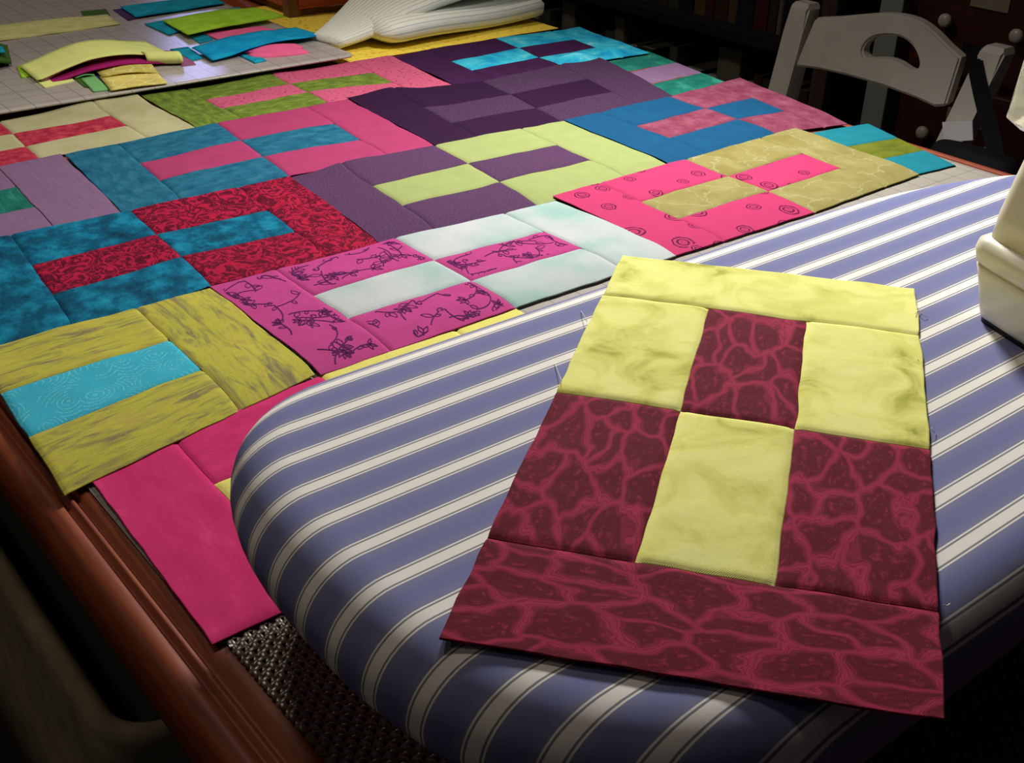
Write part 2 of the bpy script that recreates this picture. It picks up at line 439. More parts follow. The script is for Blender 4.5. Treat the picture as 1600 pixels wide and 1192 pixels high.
def quilt_block(label, z, TM, BM, left=None, right=None, TL=None, BL=None, TR=None, BR=None, plane=0.0, amp=.0022, seed=1, lifts=(), freq=14.0, step=.007, group='quilt blocks laid out on the table'):
    w = lambda q: at(q[0], q[1], plane + z) if not isinstance(q, Vector) else q
    c0, c1 = w(TM), w(BM)
    o = {}
    if left: o['L'] = (w(TL) if TL else None, w(BL) if BL else None)
    if right: o['R'] = (w(TR) if TR else None, w(BR) if BR else None)
    d = None
    if right and o['R'][0] is not None and o['R'][1] is not None: d = ((o['R'][0] - c0) + (o['R'][1] - c1)) / 2
    elif left and o['L'][0] is not None and o['L'][1] is not None: d = -((o['L'][0] - c0) + (o['L'][1] - c1)) / 2
    else: d = Vector((.160, .004, 0))
    LF = [(at(px, py, plane), r, h) for px, py, r, h in lifts]
    def zf(x, y):
        v = TZ + plane + z + max(0.0, wave(x, y, seed * 3.17, amp, freq))
        for p, r, h in LF:
            q = ((x - p.x) ** 2 + (y - p.y) ** 2) / r ** 2
            if q < 6: v += h * math.exp(-q)
        return v
    b = thing('quilt_block', label, 'quilt block', ((c0.x + c1.x) / 2, (c0.y + c1.y) / 2, TZ + plane), 0, group)
    W = (c1 - c0).length; res = {}
    for side, mats in (('L', left), ('R', right)):
        if not mats: continue
        o0, o1 = o[side]; sg = -1 if side == 'L' else 1
        if o0 is None: o0 = c0 + d * sg
        if o1 is None: o1 = c1 + d * sg
        P = half_map(c0, c1, o0, o1, zf, 1.05, TZ + plane + .0030); L = ((o0 - c0).length + (o1 - c1).length) / 2
        res[side] = (make_half(b, P, mats, W, L, seed + (0 if side == 'L' else 5), step), P, W, L)
    return b, res

# ------------------------------------------------------------------ fabrics of the quilt blocks
F = {}
F['red'] = fab_mottle('red_speckled_cotton', [(.3, rgb(130, 20, 45, 1.00)), (.5, rgb(170, 45, 65, 1.00)), (.7, rgb(190, 75, 85, 1.00))], 110)
F['palegreen'] = fab_mottle('pale_green_cotton', [(.3, rgb(155, 150, 108, 0.90)), (.7, rgb(172, 166, 128, 0.90))], 30)
F['moss'] = fab_mottle('moss_green_batik', [(.25, rgb(62, 82, 30, 1.08)), (.45, rgb(92, 112, 40, 1.08)), (.6, rgb(118, 136, 50, 1.08)), (.8, rgb(165, 174, 88, 1.08))], 60, 6, .7, (1, 2.2, 1))
F['pinkspeck'] = fab_speckle('rose_pink_speckled_cotton', rgb(140, 55, 80, 1.12), rgb(196, 88, 118, 1.12), 260, .34)
F['aubergine'] = fab_plain('dark_aubergine_cotton', rgb(58, 24, 62, 1.09), .15)
F['turqmarble'] = fab_mottle('turquoise_marbled_cotton', [(.28, rgb(10, 95, 150, 0.75)), (.45, rgb(25, 135, 165, 0.75)), (.6, rgb(55, 160, 175, 0.75)), (.78, rgb(165, 180, 190, 0.75))], 24, 5, .65, (1, 1, 1), .5)
F['lavender'] = fab_plain('lavender_cotton', rgb(124, 94, 124, 1.00), .08)
F['seagreen'] = fab_mottle('sea_green_mottled_cotton', [(.3, rgb(15, 90, 75, 1.15)), (.55, rgb(30, 115, 98, 1.15)), (.8, rgb(70, 160, 135, 1.15))], 40)
F['petrol'] = fab_mottle('petrol_blue_cotton', [(.3, rgb(16, 78, 104, 1.14)), (.5, rgb(30, 98, 124, 1.14)), (.7, rgb(50, 115, 140, 1.14))], 55, 4, .6, (1, 2, 1))
F['pink'] = fab_plain('bright_pink_cotton', rgb(200, 72, 122, 1.77), .06)
F['pinstripe'] = fab_pinstripe('plum_pinstripe_cotton', rgb(66, 26, 64, 2.05), rgb(46, 20, 62, 2.05), .0042)
F['greyplum'] = fab_speckle('grey_plum_heather_cotton', rgb(72, 44, 78, 1.97), rgb(98, 66, 98, 1.97), 600, .42)
F['teal'] = fab_mottle('dark_teal_mottled_cotton', [(.3, rgb(0, 44, 66, 1.00)), (.47, rgb(0, 78, 105, 1.00)), (.6, rgb(12, 115, 145, 1.00)), (.75, rgb(40, 140, 165, 1.00))], 42, 6, .68)
F['crimson'] = fab_scroll('crimson_scroll_print_cotton', rgb(196, 24, 68, 1.36), rgb(98, 4, 36, 1.36), rgb(170, 20, 58, 1.36), 56)
F['violet'] = fab_speckle('violet_heather_cotton', rgb(84, 54, 92, 1.84), rgb(108, 70, 108, 1.84), 650, .40)
F['lime'] = fab_plain('light_lime_cotton', rgb(208, 222, 140, 2.40), .05)
F['azure'] = fab_plain('azure_blue_cotton', rgb(28, 112, 164, 2.60), .08)
F['mauve'] = fab_mottle('mauve_mottled_cotton', [(.3, rgb(130, 50, 78, 1.74)), (.5, rgb(155, 74, 98, 1.74)), (.75, rgb(182, 108, 130, 1.74))], 60, 6, .7)
F['olive'] = fab_mottle('olive_gold_batik', [(.36, rgb(116, 106, 76, 0.90)), (.45, rgb(148, 140, 66, 0.90)), (.55, rgb(170, 164, 60, 0.90)), (.66, rgb(160, 142, 72, 0.90))], 75, 6, .68, (.28, 1.7, 1), .9)
F['turqdots'] = fab_arcs('turquoise_dotted_arc_cotton', rgb(45, 146, 172, 0.84), rgb(56, 156, 172, 0.84), rgb(150, 212, 208, 0.84), 34)
F['floral'] = fab_plain('orchid_pink_cotton', rgb(186, 66, 130, 1.19), .05)
F['aqua'] = fab_mottle('pale_aqua_watercolour_cotton', [(.35, rgb(226, 229, 228, 1.71)), (.5, rgb(212, 224, 222, 1.71)), (.68, rgb(176, 214, 204, 1.71))], 16, 3, .5)
F['rings'] = fab_rings('hot_pink_ring_print_cotton', rgb(246, 76, 136, 2.17), rgb(110, 20, 70, 2.17), 28)
F['cream'] = fab_lattice('straw_veined_cotton', [(.3, rgb(180, 166, 92, 2.28)), (.6, rgb(200, 188, 116, 2.28)), (.8, rgb(214, 204, 130, 2.28))], rgb(228, 220, 165, 2.28), 26, .03, .05)
F['turq'] = fab_plain('turquoise_cotton', rgb(36, 152, 170, 1.92), .08)
F['leaf'] = fab_mottle('olive_leaf_batik', [(.3, rgb(105, 118, 30, 1.92)), (.55, rgb(135, 145, 42, 1.92)), (.8, rgb(150, 150, 60, 1.92))], 50, 5, .65, (.6, 1.3, 1))
F['magenta'] = fab_mottle('magenta_cotton', [(.3, rgb(158, 32, 80, 0.71)), (.6, rgb(170, 40, 90, 0.71)), (.75, rgb(184, 54, 100, 0.71))], 70, 5, .6, (.4, 1, 1))
F['yellowlime'] = fab_plain('yellow_lime_cotton', rgb(222, 214, 112, 1.12), .06)
F['chartreuse'] = fab_mottle('chartreuse_marbled_cotton', [(.27, rgb(150, 150, 62, 0.75)), (.40, rgb(198, 196, 104, 0.75)), (.55, rgb(216, 213, 126, 0.75)), (.8, rgb(224, 222, 146, 0.75))], 30, 4, .55, (1, 1, 1), .9)
F['maroon'] = fab_cells('maroon_flowing_cell_print_cotton', rgb(82, 14, 28, 0.64), rgb(146, 36, 74, 0.64), rgb(160, 46, 70, 0.64), 66)

# ------------------------------------------------------------------ quilt blocks on the table (far row to near row)
QB = quilt_block
QB('quilt block with red speckled half and pale green half, by the cutting mat', 0.0022, (0, 192), (61, 248), (F['red'], F['palegreen']), (F['palegreen'], F['red']), TR=(215, 154), BR=(306, 200), seed=1, lifts=[(130, 165, .035, .005), (215, 154, .03, .004)])
QB('quilt block of moss green batik and speckled rose pink halves', 0.0024, (424, 118), (512, 161), (F['moss'], F['pinkspeck']), (F['pinkspeck'], F['moss']), TL=(222, 153), BL=(305, 200), TR=(613, 91), BR=(713, 138), seed=2, amp=.003)
b3, _ = QB('quilt block of dark aubergine and marbled turquoise halves with a curled corner', 0.0026, (778, 62), (878, 104), (F['aubergine'], F['turqmarble']), (F['turqmarble'], F['aubergine']), TL=(615, 91), BL=(716, 138), TR=(907, 44), BR=(1012, 82), seed=3, lifts=[(905, 100, .022, .012), (960, 88, .018, .008)])
QB('half quilt block of lavender with a sea green bar, beside the petrol blue block', 0.0030, Vector((.0, -.165, 0)), Vector((-.004, -.322, 0)), None, (F['lavender'], F['seagreen']), TR=(97, 244), BR=(193, 335), seed=4)
QB('quilt block of petrol blue and plain bright pink halves', 0.0034, (342, 195), (449, 272), (F['petrol'], F['pink']), (F['pink'], F['petrol']), TL=(103, 246), BL=(194, 336), TR=(550, 158), BR=(683, 232), seed=5)
QB('half quilt block of sea green with a lavender bar at the table edge', 0.0004, (1016, 80), (1143, 131), (F['seagreen'], F['lavender']), None, seed=7, amp=.0004)
QB('quilt block of plum pinstripe and grey plum halves', 0.0036, (758, 129), (882, 192), (F['pinstripe'], F['greyplum']), (F['greyplum'], F['pinstripe']), TL=(546, 157), BL=(683, 229), TR=(936, 91), BR=(1054, 151), seed=6, lifts=[(600, 150, .03, .006)])
QB('quilt block of dark teal and crimson scroll print halves', 0.0046, (207, 334), (327, 440), (F['teal'], F['crimson']), (F['crimson'], F['teal']), TR=(456, 280), BR=(596, 380), BL=(-2, 556), seed=8)
QB('quilt block of violet heather and light lime halves', 0.0049, (683, 229), (836, 316), (F['violet'], F['lime']), (F['lime'], F['violet']), TL=(457, 280), BL=(596, 382), TR=(884, 192), BR=(1046, 258), seed=9, lifts=[(530, 258, .03, .005)])
QB('quilt block of azure blue and mottled mauve halves', 0.0046, (1051, 153), (1210, 205), (F['azure'], F['mauve']), (F['mauve'], F['azure']), TL=(884, 191), BL=(1045, 254), TR=(1160, 124), BR=(1320, 190), seed=10, amp=.002)
QB('half quilt block of olive gold batik with turquoise bar at the table edge', 0.0058, (-40, 556), (95, 762), None, (F['olive'], F['turqdots']), TR=(332, 456), BR=(488, 577), seed=11, amp=.003)
b12, r12 = QB('quilt block of orchid pink vine print and pale aqua halves', 0.0064, (622, 376), (801, 472), (F['floral'], F['aqua']), (F['aqua'], F['floral']), TL=(332, 453), BL=(497, 577), TR=(872, 317), BR=(1052, 392), seed=12, amp=.0018, step=.005)
QB('quilt block of hot pink ring print and straw veined halves', 0.0050, (1077, 251), (1269, 326), (F['rings'], F['cream']), (F['cream'], F['rings']), TL=(868, 309), BL=(1048, 395), TR=(1247, 202), BR=(1432, 268), seed=13, amp=.0015)
QB('half quilt block of turquoise with an olive bar, partly under the straw veined block', 0.0028, (1362, 194), (1491, 256), (F['turq'], F['leaf']), None, TL=(1222, 217), BL=(1372, 284), seed=14, amp=.0006)
mt = QB('quilt block of plain magenta and yellow lime halves, partly under the ironing board', 0.0026, at(130, 735, .004) + Vector((.158, .012, 0)), at(328, 1000, .004) + Vector((.160, .006, 0)), (F['magenta'], F['yellowlime']), (F['yellowlime'], F['magenta']), TL=(130, 735), BL=(328, 1000), TR=at(130, 735, .004) + Vector((.318, .015, 0)), BR=at(328, 1000, .004) + Vector((.32, .010, 0)), seed=15, amp=.001)
# the block being pressed, on the ironing board
def main_block():
    z = BZ + .0018
    A = lambda x, y: at(x, y, z)
    # far half (chartreuse) and near half (maroon); t runs along the width
    seed = 16
    LF = []
    def zf(x, y): return TZ + z + max(0, wave(x, y, 51.0, .0012, 18))
    c0, c1 = A(870, 611), A(1454, 703)
    b = thing('quilt_block', 'quilt block of marbled chartreuse and maroon cell print halves, lying on the ironing board', 'quilt block', ((c0.x + c1.x) / 2, (c0.y + c1.y) / 2, TZ + BZ))
    W = (c1 - c0).length
    for o0, o1, mats, sd in ((A(972, 399), A(1430, 453), (F['chartreuse'], F['maroon']), 16), (A(686, 999), A(1476, 1128), (F['maroon'], F['chartreuse']), 21)):
        P = half_map(c0, c1, o0, o1, zf, 1.0); L = ((o0 - c0).length + (o1 - c1).length) / 2
        make_half(b, P, mats, W, L, sd, .005)
    M_thread = simple('pale_thread', (.75, .74, .62, 1), .8, .2)
    for (x0, y0), (x1, y1), bend in (((1432, 478), (1449, 496), 4), ((1430, 490), (1442, 487), -3), ((1474, 945), (1484, 943), 2), ((878, 596), (866, 566), 5), ((917, 502), (908, 486), -4), ((1455, 668), (1462, 676), 3), ((1434, 560), (1444, 590), -5)):
        pts = []
        for k in range(7):
            u = k / 6; p = at(x0 + (x1 - x0) * u + bend * math.sin(3 * u) * .4, y0 + (y1 - y0) * u + bend * math.sin(math.pi * u), BZ + .003 * (1 - u) + .0006); pts.append(p - Vector(b.location))
        tube('loose_thread', pts, .00018, M_thread, b, 5)
    return b
main_block()

# vine print on the orchid pink patches: thin dark ribbons lying on the cloth
M_ink = simple('dark_plum_print_ink', rgb(72, 22, 70, .75), .9, .1)
def spiral(cx, cy, r, a0, turns, sg=1, n=18):
    return [(cx + r * (1 - k / n) * math.cos(a0 + sg * turns * 2 * math.pi * k / n), cy + r * (1 - k / n) * math.sin(a0 + sg * turns * 2 * math.pi * k / n)) for k in range(n + 1)]
def vine(rng, L, W):
    """list of (polyline, width) in metres over a patch L x W: sprays of curved stems with leaves, curls and blossoms"""
    out = []; cell = .017
    nx, ny = max(1, round(L / cell)), max(1, round(W / cell))
    for ix in range(nx):
        for iy in range(ny):
            if rng.random() < .18: continue
            x, y = (ix + rng.uniform(.2, .8)) * L / nx, (iy + rng.uniform(.2, .8)) * W / ny
            a = rng.uniform(0, 6.28); k = rng.choice((-1, 1)) * rng.uniform(20, 60); p = []; m = rng.randint(9, 17)
            for j in range(m):
                p.append((x, y)); st = .0019
                x2, y2 = x + math.cos(a) * st, y + math.sin(a) * st
                if not (.004 < x2 < L - .004 and .004 < y2 < W - .004): a += .7; k = abs(k) * .6; x2, y2 = x + math.cos(a) * st * .5, y + math.sin(a) * st * .5
                x, y = x2, y2; a += k * st
            out.append((p, .0009))
            kind = rng.random(); q = p[-1]; a2 = a
            if kind < .45:                                            # open blossom with petals
                r = rng.uniform(.0028, .0045)
                for e in range(4):
                    th = a2 + (e - 1.5) * .8; tip = (q[0] + r * 2.0 * math.cos(th), q[1] + r * 2.0 * math.sin(th))
                    for sg in (-1, 1):
                        md = (q[0] + r * math.cos(th + sg * .4), q[1] + r * math.sin(th + sg * .4)); out.append(([q, md, tip], .0007))
            elif kind < .75: out.append((spiral(q[0] + .003 * math.cos(a2), q[1] + .003 * math.sin(a2), .0032, a2 + math.pi, 1.2, rng.choice((-1, 1))), .0009))
            for b in range(2):
                q = p[rng.randint(1, m - 2)]; a2 = rng.uniform(0, 6.28); l = rng.uniform(.005, .010); pts = []
                for e in range(13):
                    u = e / 12 * 2; f = u if u < 1 else 2 - u; wv = math.sin(math.pi * f) * l * .24 * (1 if u < 1 else -1)
                    pts.append((q[0] + math.cos(a2) * l * f - math.sin(a2) * wv, q[1] + math.sin(a2) * l * f + math.cos(a2) * wv))
                out.append((pts, .0006))
    return out
def vine_print(patch, P, s0, s1, t0, t1, L, W, seed, org):
    rng = random.Random(seed); V = []; Fc = []
    for poly, w in vine(rng, (s1 - s0) * L, (t1 - t0) * W):
        for (ax, ay), (bx, by) in zip(poly, poly[1:]):
            d = Vector((bx - ax, by - ay))
            if d.length < 1e-6: continue
            nv = Vector((-d.y, d.x)).normalized() * w / 2; quad = []
            ok = True
            for qx, qy in ((ax + nv.x, ay + nv.y), (bx + nv.x, by + nv.y), (bx - nv.x, by - nv.y), (ax - nv.x, ay - nv.y)):
                s = s0 + qx / L; t = t0 + qy / W
                if not (s0 + .004 / L < s < s1 - .004 / L and t0 + .003 / W < t < t1 - .003 / W): ok = False; break
                p = P(s, t); quad.append((p.x - org.x, p.y - org.y, p.z - org.z + .00025))
            if ok:
                k = len(V); V += quad; Fc.append((k, k + 1, k + 2, k + 3))
    me = mesh('vine_print', V, Fc); o = link('vine_print', me, M_ink, patch); o['kind'] = 'stuff'; return o
for side, idx in (('L', (0, 2, 3)), ('R', (1,))):
    parts, P, W, L = r12[side]
    for k in idx:
        s0, s1, t0, t1 = (0, SIG, TB[k], TB[k + 1]) if k < 3 else (SIG, 1, 0, 1)
        vine_print(parts[k], P, s0, s1, t0, t1, L, W, 40 + k + (9 if side == 'R' else 0), Vector(b12.location))

# ------------------------------------------------------------------ cutting mats
def mat_grid(name, c, line, x0, y0):
    t = NT(name, .24, .5); v = t.coord('Object'); X = t.sep(v)
    def g(a, pitch, w):
        f = t.math('FRACT', t.math('ADD', t.math('DIVIDE', a, pitch), 50.5)); d = t.math('ABSOLUTE', t.math('SUBTRACT', f, .5)); return t.math('LESS_THAN', d, w / pitch / 2)
    ln = t.math('MAXIMUM', g(X[0], .0254, .0011), g(X[1], .0254, .0011))
    tick = t.math('MULTIPLY', g(X[0], .003175, .0006), t.math('LESS_THAN', t.math('ABSOLUTE', t.math('SUBTRACT', X[1], y0 + .012)), .004))
    f = t.math('MULTIPLY', t.math('MAXIMUM', ln, tick), .6)
    n = t.noise(v, 25, 4); base = t.ramp(n.outputs[0], [(.3, tuple(x * .9 for x in c[:3])), (.7, c[:3])])
    return t.out(t.mix(f, base, line))
MZ = .012
m1 = thing('cutting_mat', 'grey cutting mat with inch grid holding fabric strips', 'cutting mat', (.30, .27, TZ))
tl(ring_solid('mat_sheet', round_rect(0.0, .578, -.022, .51, .012), [(.006, TZ + MZ), (.0004, TZ + MZ - .0002), (0, TZ + MZ - .0010), (.0004, TZ + MZ - .0024), (.006, TZ + MZ - .0026)], mat_grid('grey_grid_mat', rgb(132, 124, 118, .48), rgb(72, 66, 64, .48), 0, -.245), m1))
tl(box('backing_board', (.02, .020, TZ), (.565, .49, TZ + MZ - .0028), simple('mat_backing_board', (.05, .03, .02, 1), .7, .3), m1, .001))
m1b = thing('cutting_mat', 'bluish grey cutting mat lying behind the strip covered mat', 'cutting mat', (.30, .63, TZ))
tl(ring_solid('mat_sheet', round_rect(-.02, .50, .523, .74, .012), [(.006, TZ + .0085), (.0004, TZ + .0083), (0, TZ + .007), (.0004, TZ + .0012), (.006, TZ + .001)], simple('blue_grey_mat', rgb(125, 125, 132, .55), .45, .5, var=.06), m1b))
m2 = thing('cutting_mat', 'pale grey cutting mat under the quilt blocks near the ironing board', 'cutting mat', (.42, -.7, TZ))
tl(ring_solid('mat_sheet', round_rect(-.0072, .866, -.797, -.56, .015), [(.006, TZ + .0012), (.0004, TZ + .0011), (0, TZ + .0008), (.0004, TZ + .0004), (.006, TZ + .0003)], mat_grid('pale_grid_mat', rgb(176, 168, 158, 1.2), rgb(120, 114, 110, 1.2), 0, -.105), m2))

# ------------------------------------------------------------------ woven placemat under the near end of the board
def woven(x0, x1, y0, y1, z, pitch):
    V = []; Fc = []; hw = pitch * .36; a = pitch * .15
    def strand(fix, lo, hi, axis, ph):
        n = int((hi - lo) / (pitch / 2)); base = len(V)
        for k in range(n + 1):
            u = lo + (hi - lo) * k / n; zz = z + .0012 + a * math.cos(math.pi * (u - lo) / pitch + ph * math.pi)
            for sd in (-1, 0, 1):
                p = (u, fix + sd * hw) if axis == 0 else (fix + sd * hw, u)
                V.append((p[0], p[1], zz - (abs(sd)) * .0006))
        for k in range(n):
            for j in range(2):
                q = (base + k * 3 + j, base + (k + 1) * 3 + j, base + (k + 1) * 3 + j + 1, base + k * 3 + j + 1)
                Fc.append(q if axis == 0 else q[::-1])
    for i in range(int((y1 - y0) / pitch)): strand(y0 + (i + .5) * pitch, x0, x1, 0, i % 2)
    for i in range(int((x1 - x0) / pitch)): strand(x0 + (i + .5) * pitch, y0, y1, 1, (i + 1) % 2)
    return V, Fc
pm = thing('placemat', 'dark bronze woven placemat partly under the magenta quilt block', 'placemat', (.2, -.98, TZ))
V, Fc = woven(-.0035, .42, -1.12, -.82, TZ + .0006, .0040)
wv = tl(link('woven_strands', mesh('woven_strands', V, Fc, True), simple('bronze_vinyl_thread', rgb(66, 56, 38, .55), .3, .7, .15, var=.3, scale=150), pm)); wv['kind'] = 'stuff'
tl(box('backing', (-.003, -1.119, TZ + .0002), (.419, -.821, TZ + .0008), simple('placemat_backing', (.012, .009, .008, 1), .8, .2), pm))

# ------------------------------------------------------------------ loose fabric strips on the cutting mat
def strip(label, pts, z, mat, arch=0.0, amp=.0012, seed=1, thick=.0012, name='fabric_strip', group='fabric strips on the cutting mat', n=30, m=8, end_drop=0.0):
    """quad given as photo pixels (far-left, far-right, near-right, near-left) on plane z above the table"""
    a, b, c, d = [at(x, y, z) for x, y in pts]
    ctr = (a + b + c + d) / 4
    o = thing(name, label, 'fabric', (ctr.x, ctr.y, TZ + z), 0, group)
    L = (b - a).length; W = (d - a).length
    def P(s, t):
        p = a.lerp(b, s).lerp(d.lerp(c, s), t)
        p.z = TZ + z + .0004 + max(0, wave(p.x, p.y, seed * 2.3, amp, 16)) + arch * math.sin(math.pi * s) ** 1.3
        return p
    cloth_grid('cloth', P, [k / n for k in range(n + 1)], [k / m for k in range(m + 1)], mat, o, lambda s, t: (s * L + seed, t * W), None, thick)
    return o
E0 = .50
G = {}
G['paleleaf'] = fab_mottle('pale_leaf_cotton', [(.3, rgb(140, 140, 88, E0)), (.7, rgb(165, 160, 110, E0))], 45)
G['pistachio'] = fab_plain('pistachio_cotton', rgb(172, 176, 104, E0), .06)
G['tealc'] = fab_mottle('teal_strip_cotton', [(.3, rgb(8, 92, 115, E0)), (.7, rgb(20, 125, 145, E0))], 50)
G['limec'] = fab_mottle('lime_strip_cotton', [(.3, rgb(105, 145, 30, E0)), (.7, rgb(135, 170, 45, E0))], 40)
G['rosec'] = fab_plain('rose_strip_cotton', rgb(185, 75, 110, E0), .1)
G['purplec'] = fab_plain('deep_purple_strip_cotton', rgb(52, 36, 70, E0), .1)
G['mint'] = fab_plain('mint_green_scrap_cotton', rgb(88, 135, 82, E0), .08)
G['dgreen'] = fab_plain('dark_green_scrap_cotton', rgb(45, 70, 25, E0), .1)
G['tanlat'] = fab_lattice('tan_veined_cotton', [(.3, rgb(140, 128, 60, E0)), (.6, rgb(165, 150, 80, E0)), (.8, rgb(180, 165, 95, E0))], rgb(200, 190, 130, E0), 60, .06, .02)
G['mulberry'] = fab_plain('mulberry_cotton', rgb(120, 20, 75, E0), .1)
G['plumc'] = fab_plain('dusty_plum_strip_cotton', rgb(120, 70, 100, E0), .1)
zm = MZ
strip('long pale leaf green strip lying alone on the cutting mat', [(-40, 43), (168, 24), (188, 39), (-20, 68)], zm, G['paleleaf'], 0, .002, 3)
strip('dark green scrap behind the long pale green strip', [(126, 18), (165, 15), (172, 24), (130, 27)], zm, G['dgreen'], 0, .001, 4)
strip('mulberry strip folded under the arched pistachio strip', [(58, 108), (268, 80), (284, 99), (78, 130)], zm, G['mulberry'], .008, .001, 5)
strip('dusty plum strip peeking from under the arched pistachio strip', [(54, 112), (200, 84), (212, 94), (64, 128)], zm + .001, G['plumc'], .010, .001, 6)
strip('pistachio green strip arched over other strips on the cutting mat', [(30, 104), (226, 66), (272, 89), (58, 126)], zm + .003, G['pistachio'], .013, .0015, 7)
strip('short pistachio strip end lying flat below the arched strip', [(56, 126), (108, 119), (116, 127), (70, 138)], zm, G['pistachio'], 0, .001, 8, group='pistachio strip ends on the cutting mat')
strip('lime end of a strip poking out beside the arched pistachio strip', [(26, 104), (38, 102), (50, 119), (34, 122)], zm + .0005, G['limec'], 0, .0006, 9, n=6, m=4)
strip('mint green scrap tucked beside the tan veined scrap', [(106, 112), (138, 105), (148, 118), (118, 123)], zm + .001, G['mint'], .002, .0006, 10, n=8, m=6, group='mint scraps on the cutting mat')
strip('narrow mint green scrap reaching the mat edge', [(126, 123), (148, 119), (172, 141), (146, 144)], zm + .0005, G['mint'], 0, .0006, 11, n=8, m=6, group='mint scraps on the cutting mat')
strip('dark green sliver under the mint scraps', [(112, 121), (126, 120), (144, 139), (132, 137)], zm, G['dgreen'], 0, .0004, 12, n=6, m=4)
strip('dark purple scrap between the mint and tan veined scraps', [(136, 104), (150, 102), (172, 130), (154, 134)], zm + .0002, G['purplec'], 0, .0004, 13, n=6, m=4)
strip('tan veined scrap next to the rolled mulberry strip, behind its twin', [(137, 100), (226, 88), (247, 114), (160, 121)], zm + .003, G['tanlat'], .003, .001, 14, n=10, m=8)
strip('tan veined scrap overhanging the front edge of the cutting mat', [(156, 120), (243, 112), (262, 130), (173, 142)], zm + .002, G['tanlat'], .001, .001, 15, n=10, m=8)
# rolled strip end showing mulberry inside
ro = thing('rolled_strip', 'rolled strip showing mulberry inside and pistachio outside', 'fabric', at(258, 100, zm), 0, 'fabric strips on the cutting mat')
a_, b_ = at(226, 100, zm), at(282, 99, zm); 
def roll_P(s, t):
    ang = 2 * math.pi * t * .92 + .4; c = a_.lerp(b_, s); r = .011
    return Vector((c.x + .002 * math.cos(ang), c.y + r * 1.2 * math.cos(ang), TZ + zm + .0072 + .0062 * math.sin(ang)))
cloth_grid('outer_cloth', roll_P, [k / 10 for k in range(11)], [k / 20 for k in range(21)], G['pistachio'], ro, lambda s, t: (s * .05, t * .05), None, .0006)
cloth_grid('inner_cloth', lambda s, t: Vector(((a_.x + (b_.x - a_.x) * s), (a_.y + .008 * math.cos(6 * t) + (b_.y - a_.y) * s), TZ + zm + .0072 + .0038 * math.sin(6 * t))), [k / 10 for k in range(11)], [k / 16 for k in range(17)], G['mulberry'], ro, lambda s, t: (s * .05, t * .05), None, .0006)
strip('folded dark green and teal bundle on the cutting mat beside the long strip', [(-45, 78), (12, 72), (18, 98), (-40, 116)], zm + .004, G['dgreen'], .006, .003, 16, .003)
strip('small teal square on top of the dark green bundle', [(-30, 76), (4, 73), (8, 82), (-28, 86)], zm + .014, G['tealc'], 0, .001, 17, .001, n=8, m=4)
strip('wide teal strip lying behind the lime strip', [(188, 12), (330, -6), (352, 6), (212, 28)], zm + .002, G['tealc'], 0, .002, 18, group='teal strips on the cutting mat')
strip('deep purple strip end under the wide teal strip', [(176, 16), (196, 13), (222, 28), (200, 33)], zm, G['purplec'], 0, .001, 19, n=8, m=4)
strip('narrow teal strip peeking out under the lime strip', [(226, 38), (372, 12), (386, 18), (264, 55)], zm + .001, G['tealc'], 0, .001, 20, group='teal strips on the cutting mat')
strip('bright lime green strip on the cutting mat in front of the crate', [(254, 33), (398, 12), (446, 27), (294, 57)], zm + .0045, G['limec'], .002, .002, 21)
strip('rose pink strip between the lime and blue teal strips', [(318, 53), (408, 42), (430, 48), (340, 62)], zm + .001, G['rosec'], 0, .001, 22)
strip('small teal strip end beside the lime strip', [(294, 56), (318, 52), (334, 62), (312, 68)], zm + .0005, G['tealc'], 0, .0008, 23, n=6, m=4)
strip('teal scrap under the blue teal strip beside the pistachio strip', [(266, 78), (294, 74), (318, 91), (300, 95)], zm + .0005, G['tealc'], 0, .0008, 24, n=8, m=4)
strip('dusty plum scrap beside the rolled mulberry strip', [(270, 86), (286, 82), (306, 101), (284, 104)], zm, G['plumc'], 0, .0006, 25, n=8, m=4)
F['bluet'] = fab_mottle('blue_teal_strip_cotton', [(.3, rgb(5, 100, 140, E0)), (.55, rgb(12, 118, 155, E0)), (.75, rgb(20, 135, 150, E0))], 40)
strip('blue teal strip with a rippled edge near the striped towel', [(300, 77), (462, 44), (505, 58), (332, 95)], zm + .003, F['bluet'], .004, .0035, 26)
strip('teal strip end under the rose pink folded strip', [(372, 86), (396, 80), (416, 95), (398, 99)], zm + .0005, G['tealc'], 0, .0006, 27, n=6, m=4)
fo = thing('folded_strip', 'rose pink strip folded double near the front edge of the cutting mat', 'fabric', at(430, 84, zm), 0, 'fabric strips on the cutting mat')
A_, B_ = at(384, 86, zm), at(474, 78, zm)
def fold_P(off, h):
    def P(s, t):
        c = A_.lerp(B_, s); k = math.sin(math.pi * s) ** .35
        return Vector((c.x, c.y + off + (t - .5) * .030 * (.45 + .55 * k), TZ + zm + h + .0035 * k * math.sin(math.pi * t)))
    return P
cloth_grid('lower_fold', fold_P(-.008, .001), [k / 16 for k in range(17)], [k / 8 for k in range(9)], G['rosec'], fo, lambda s, t: (s * .1, t * .03), None, .002)
cloth_grid('upper_fold', fold_P(.007, .004), [k / 16 for k in range(17)], [k / 8 for k in range(9)], G['rosec'], fo, lambda s, t: (s * .1, t * .03), None, .002)

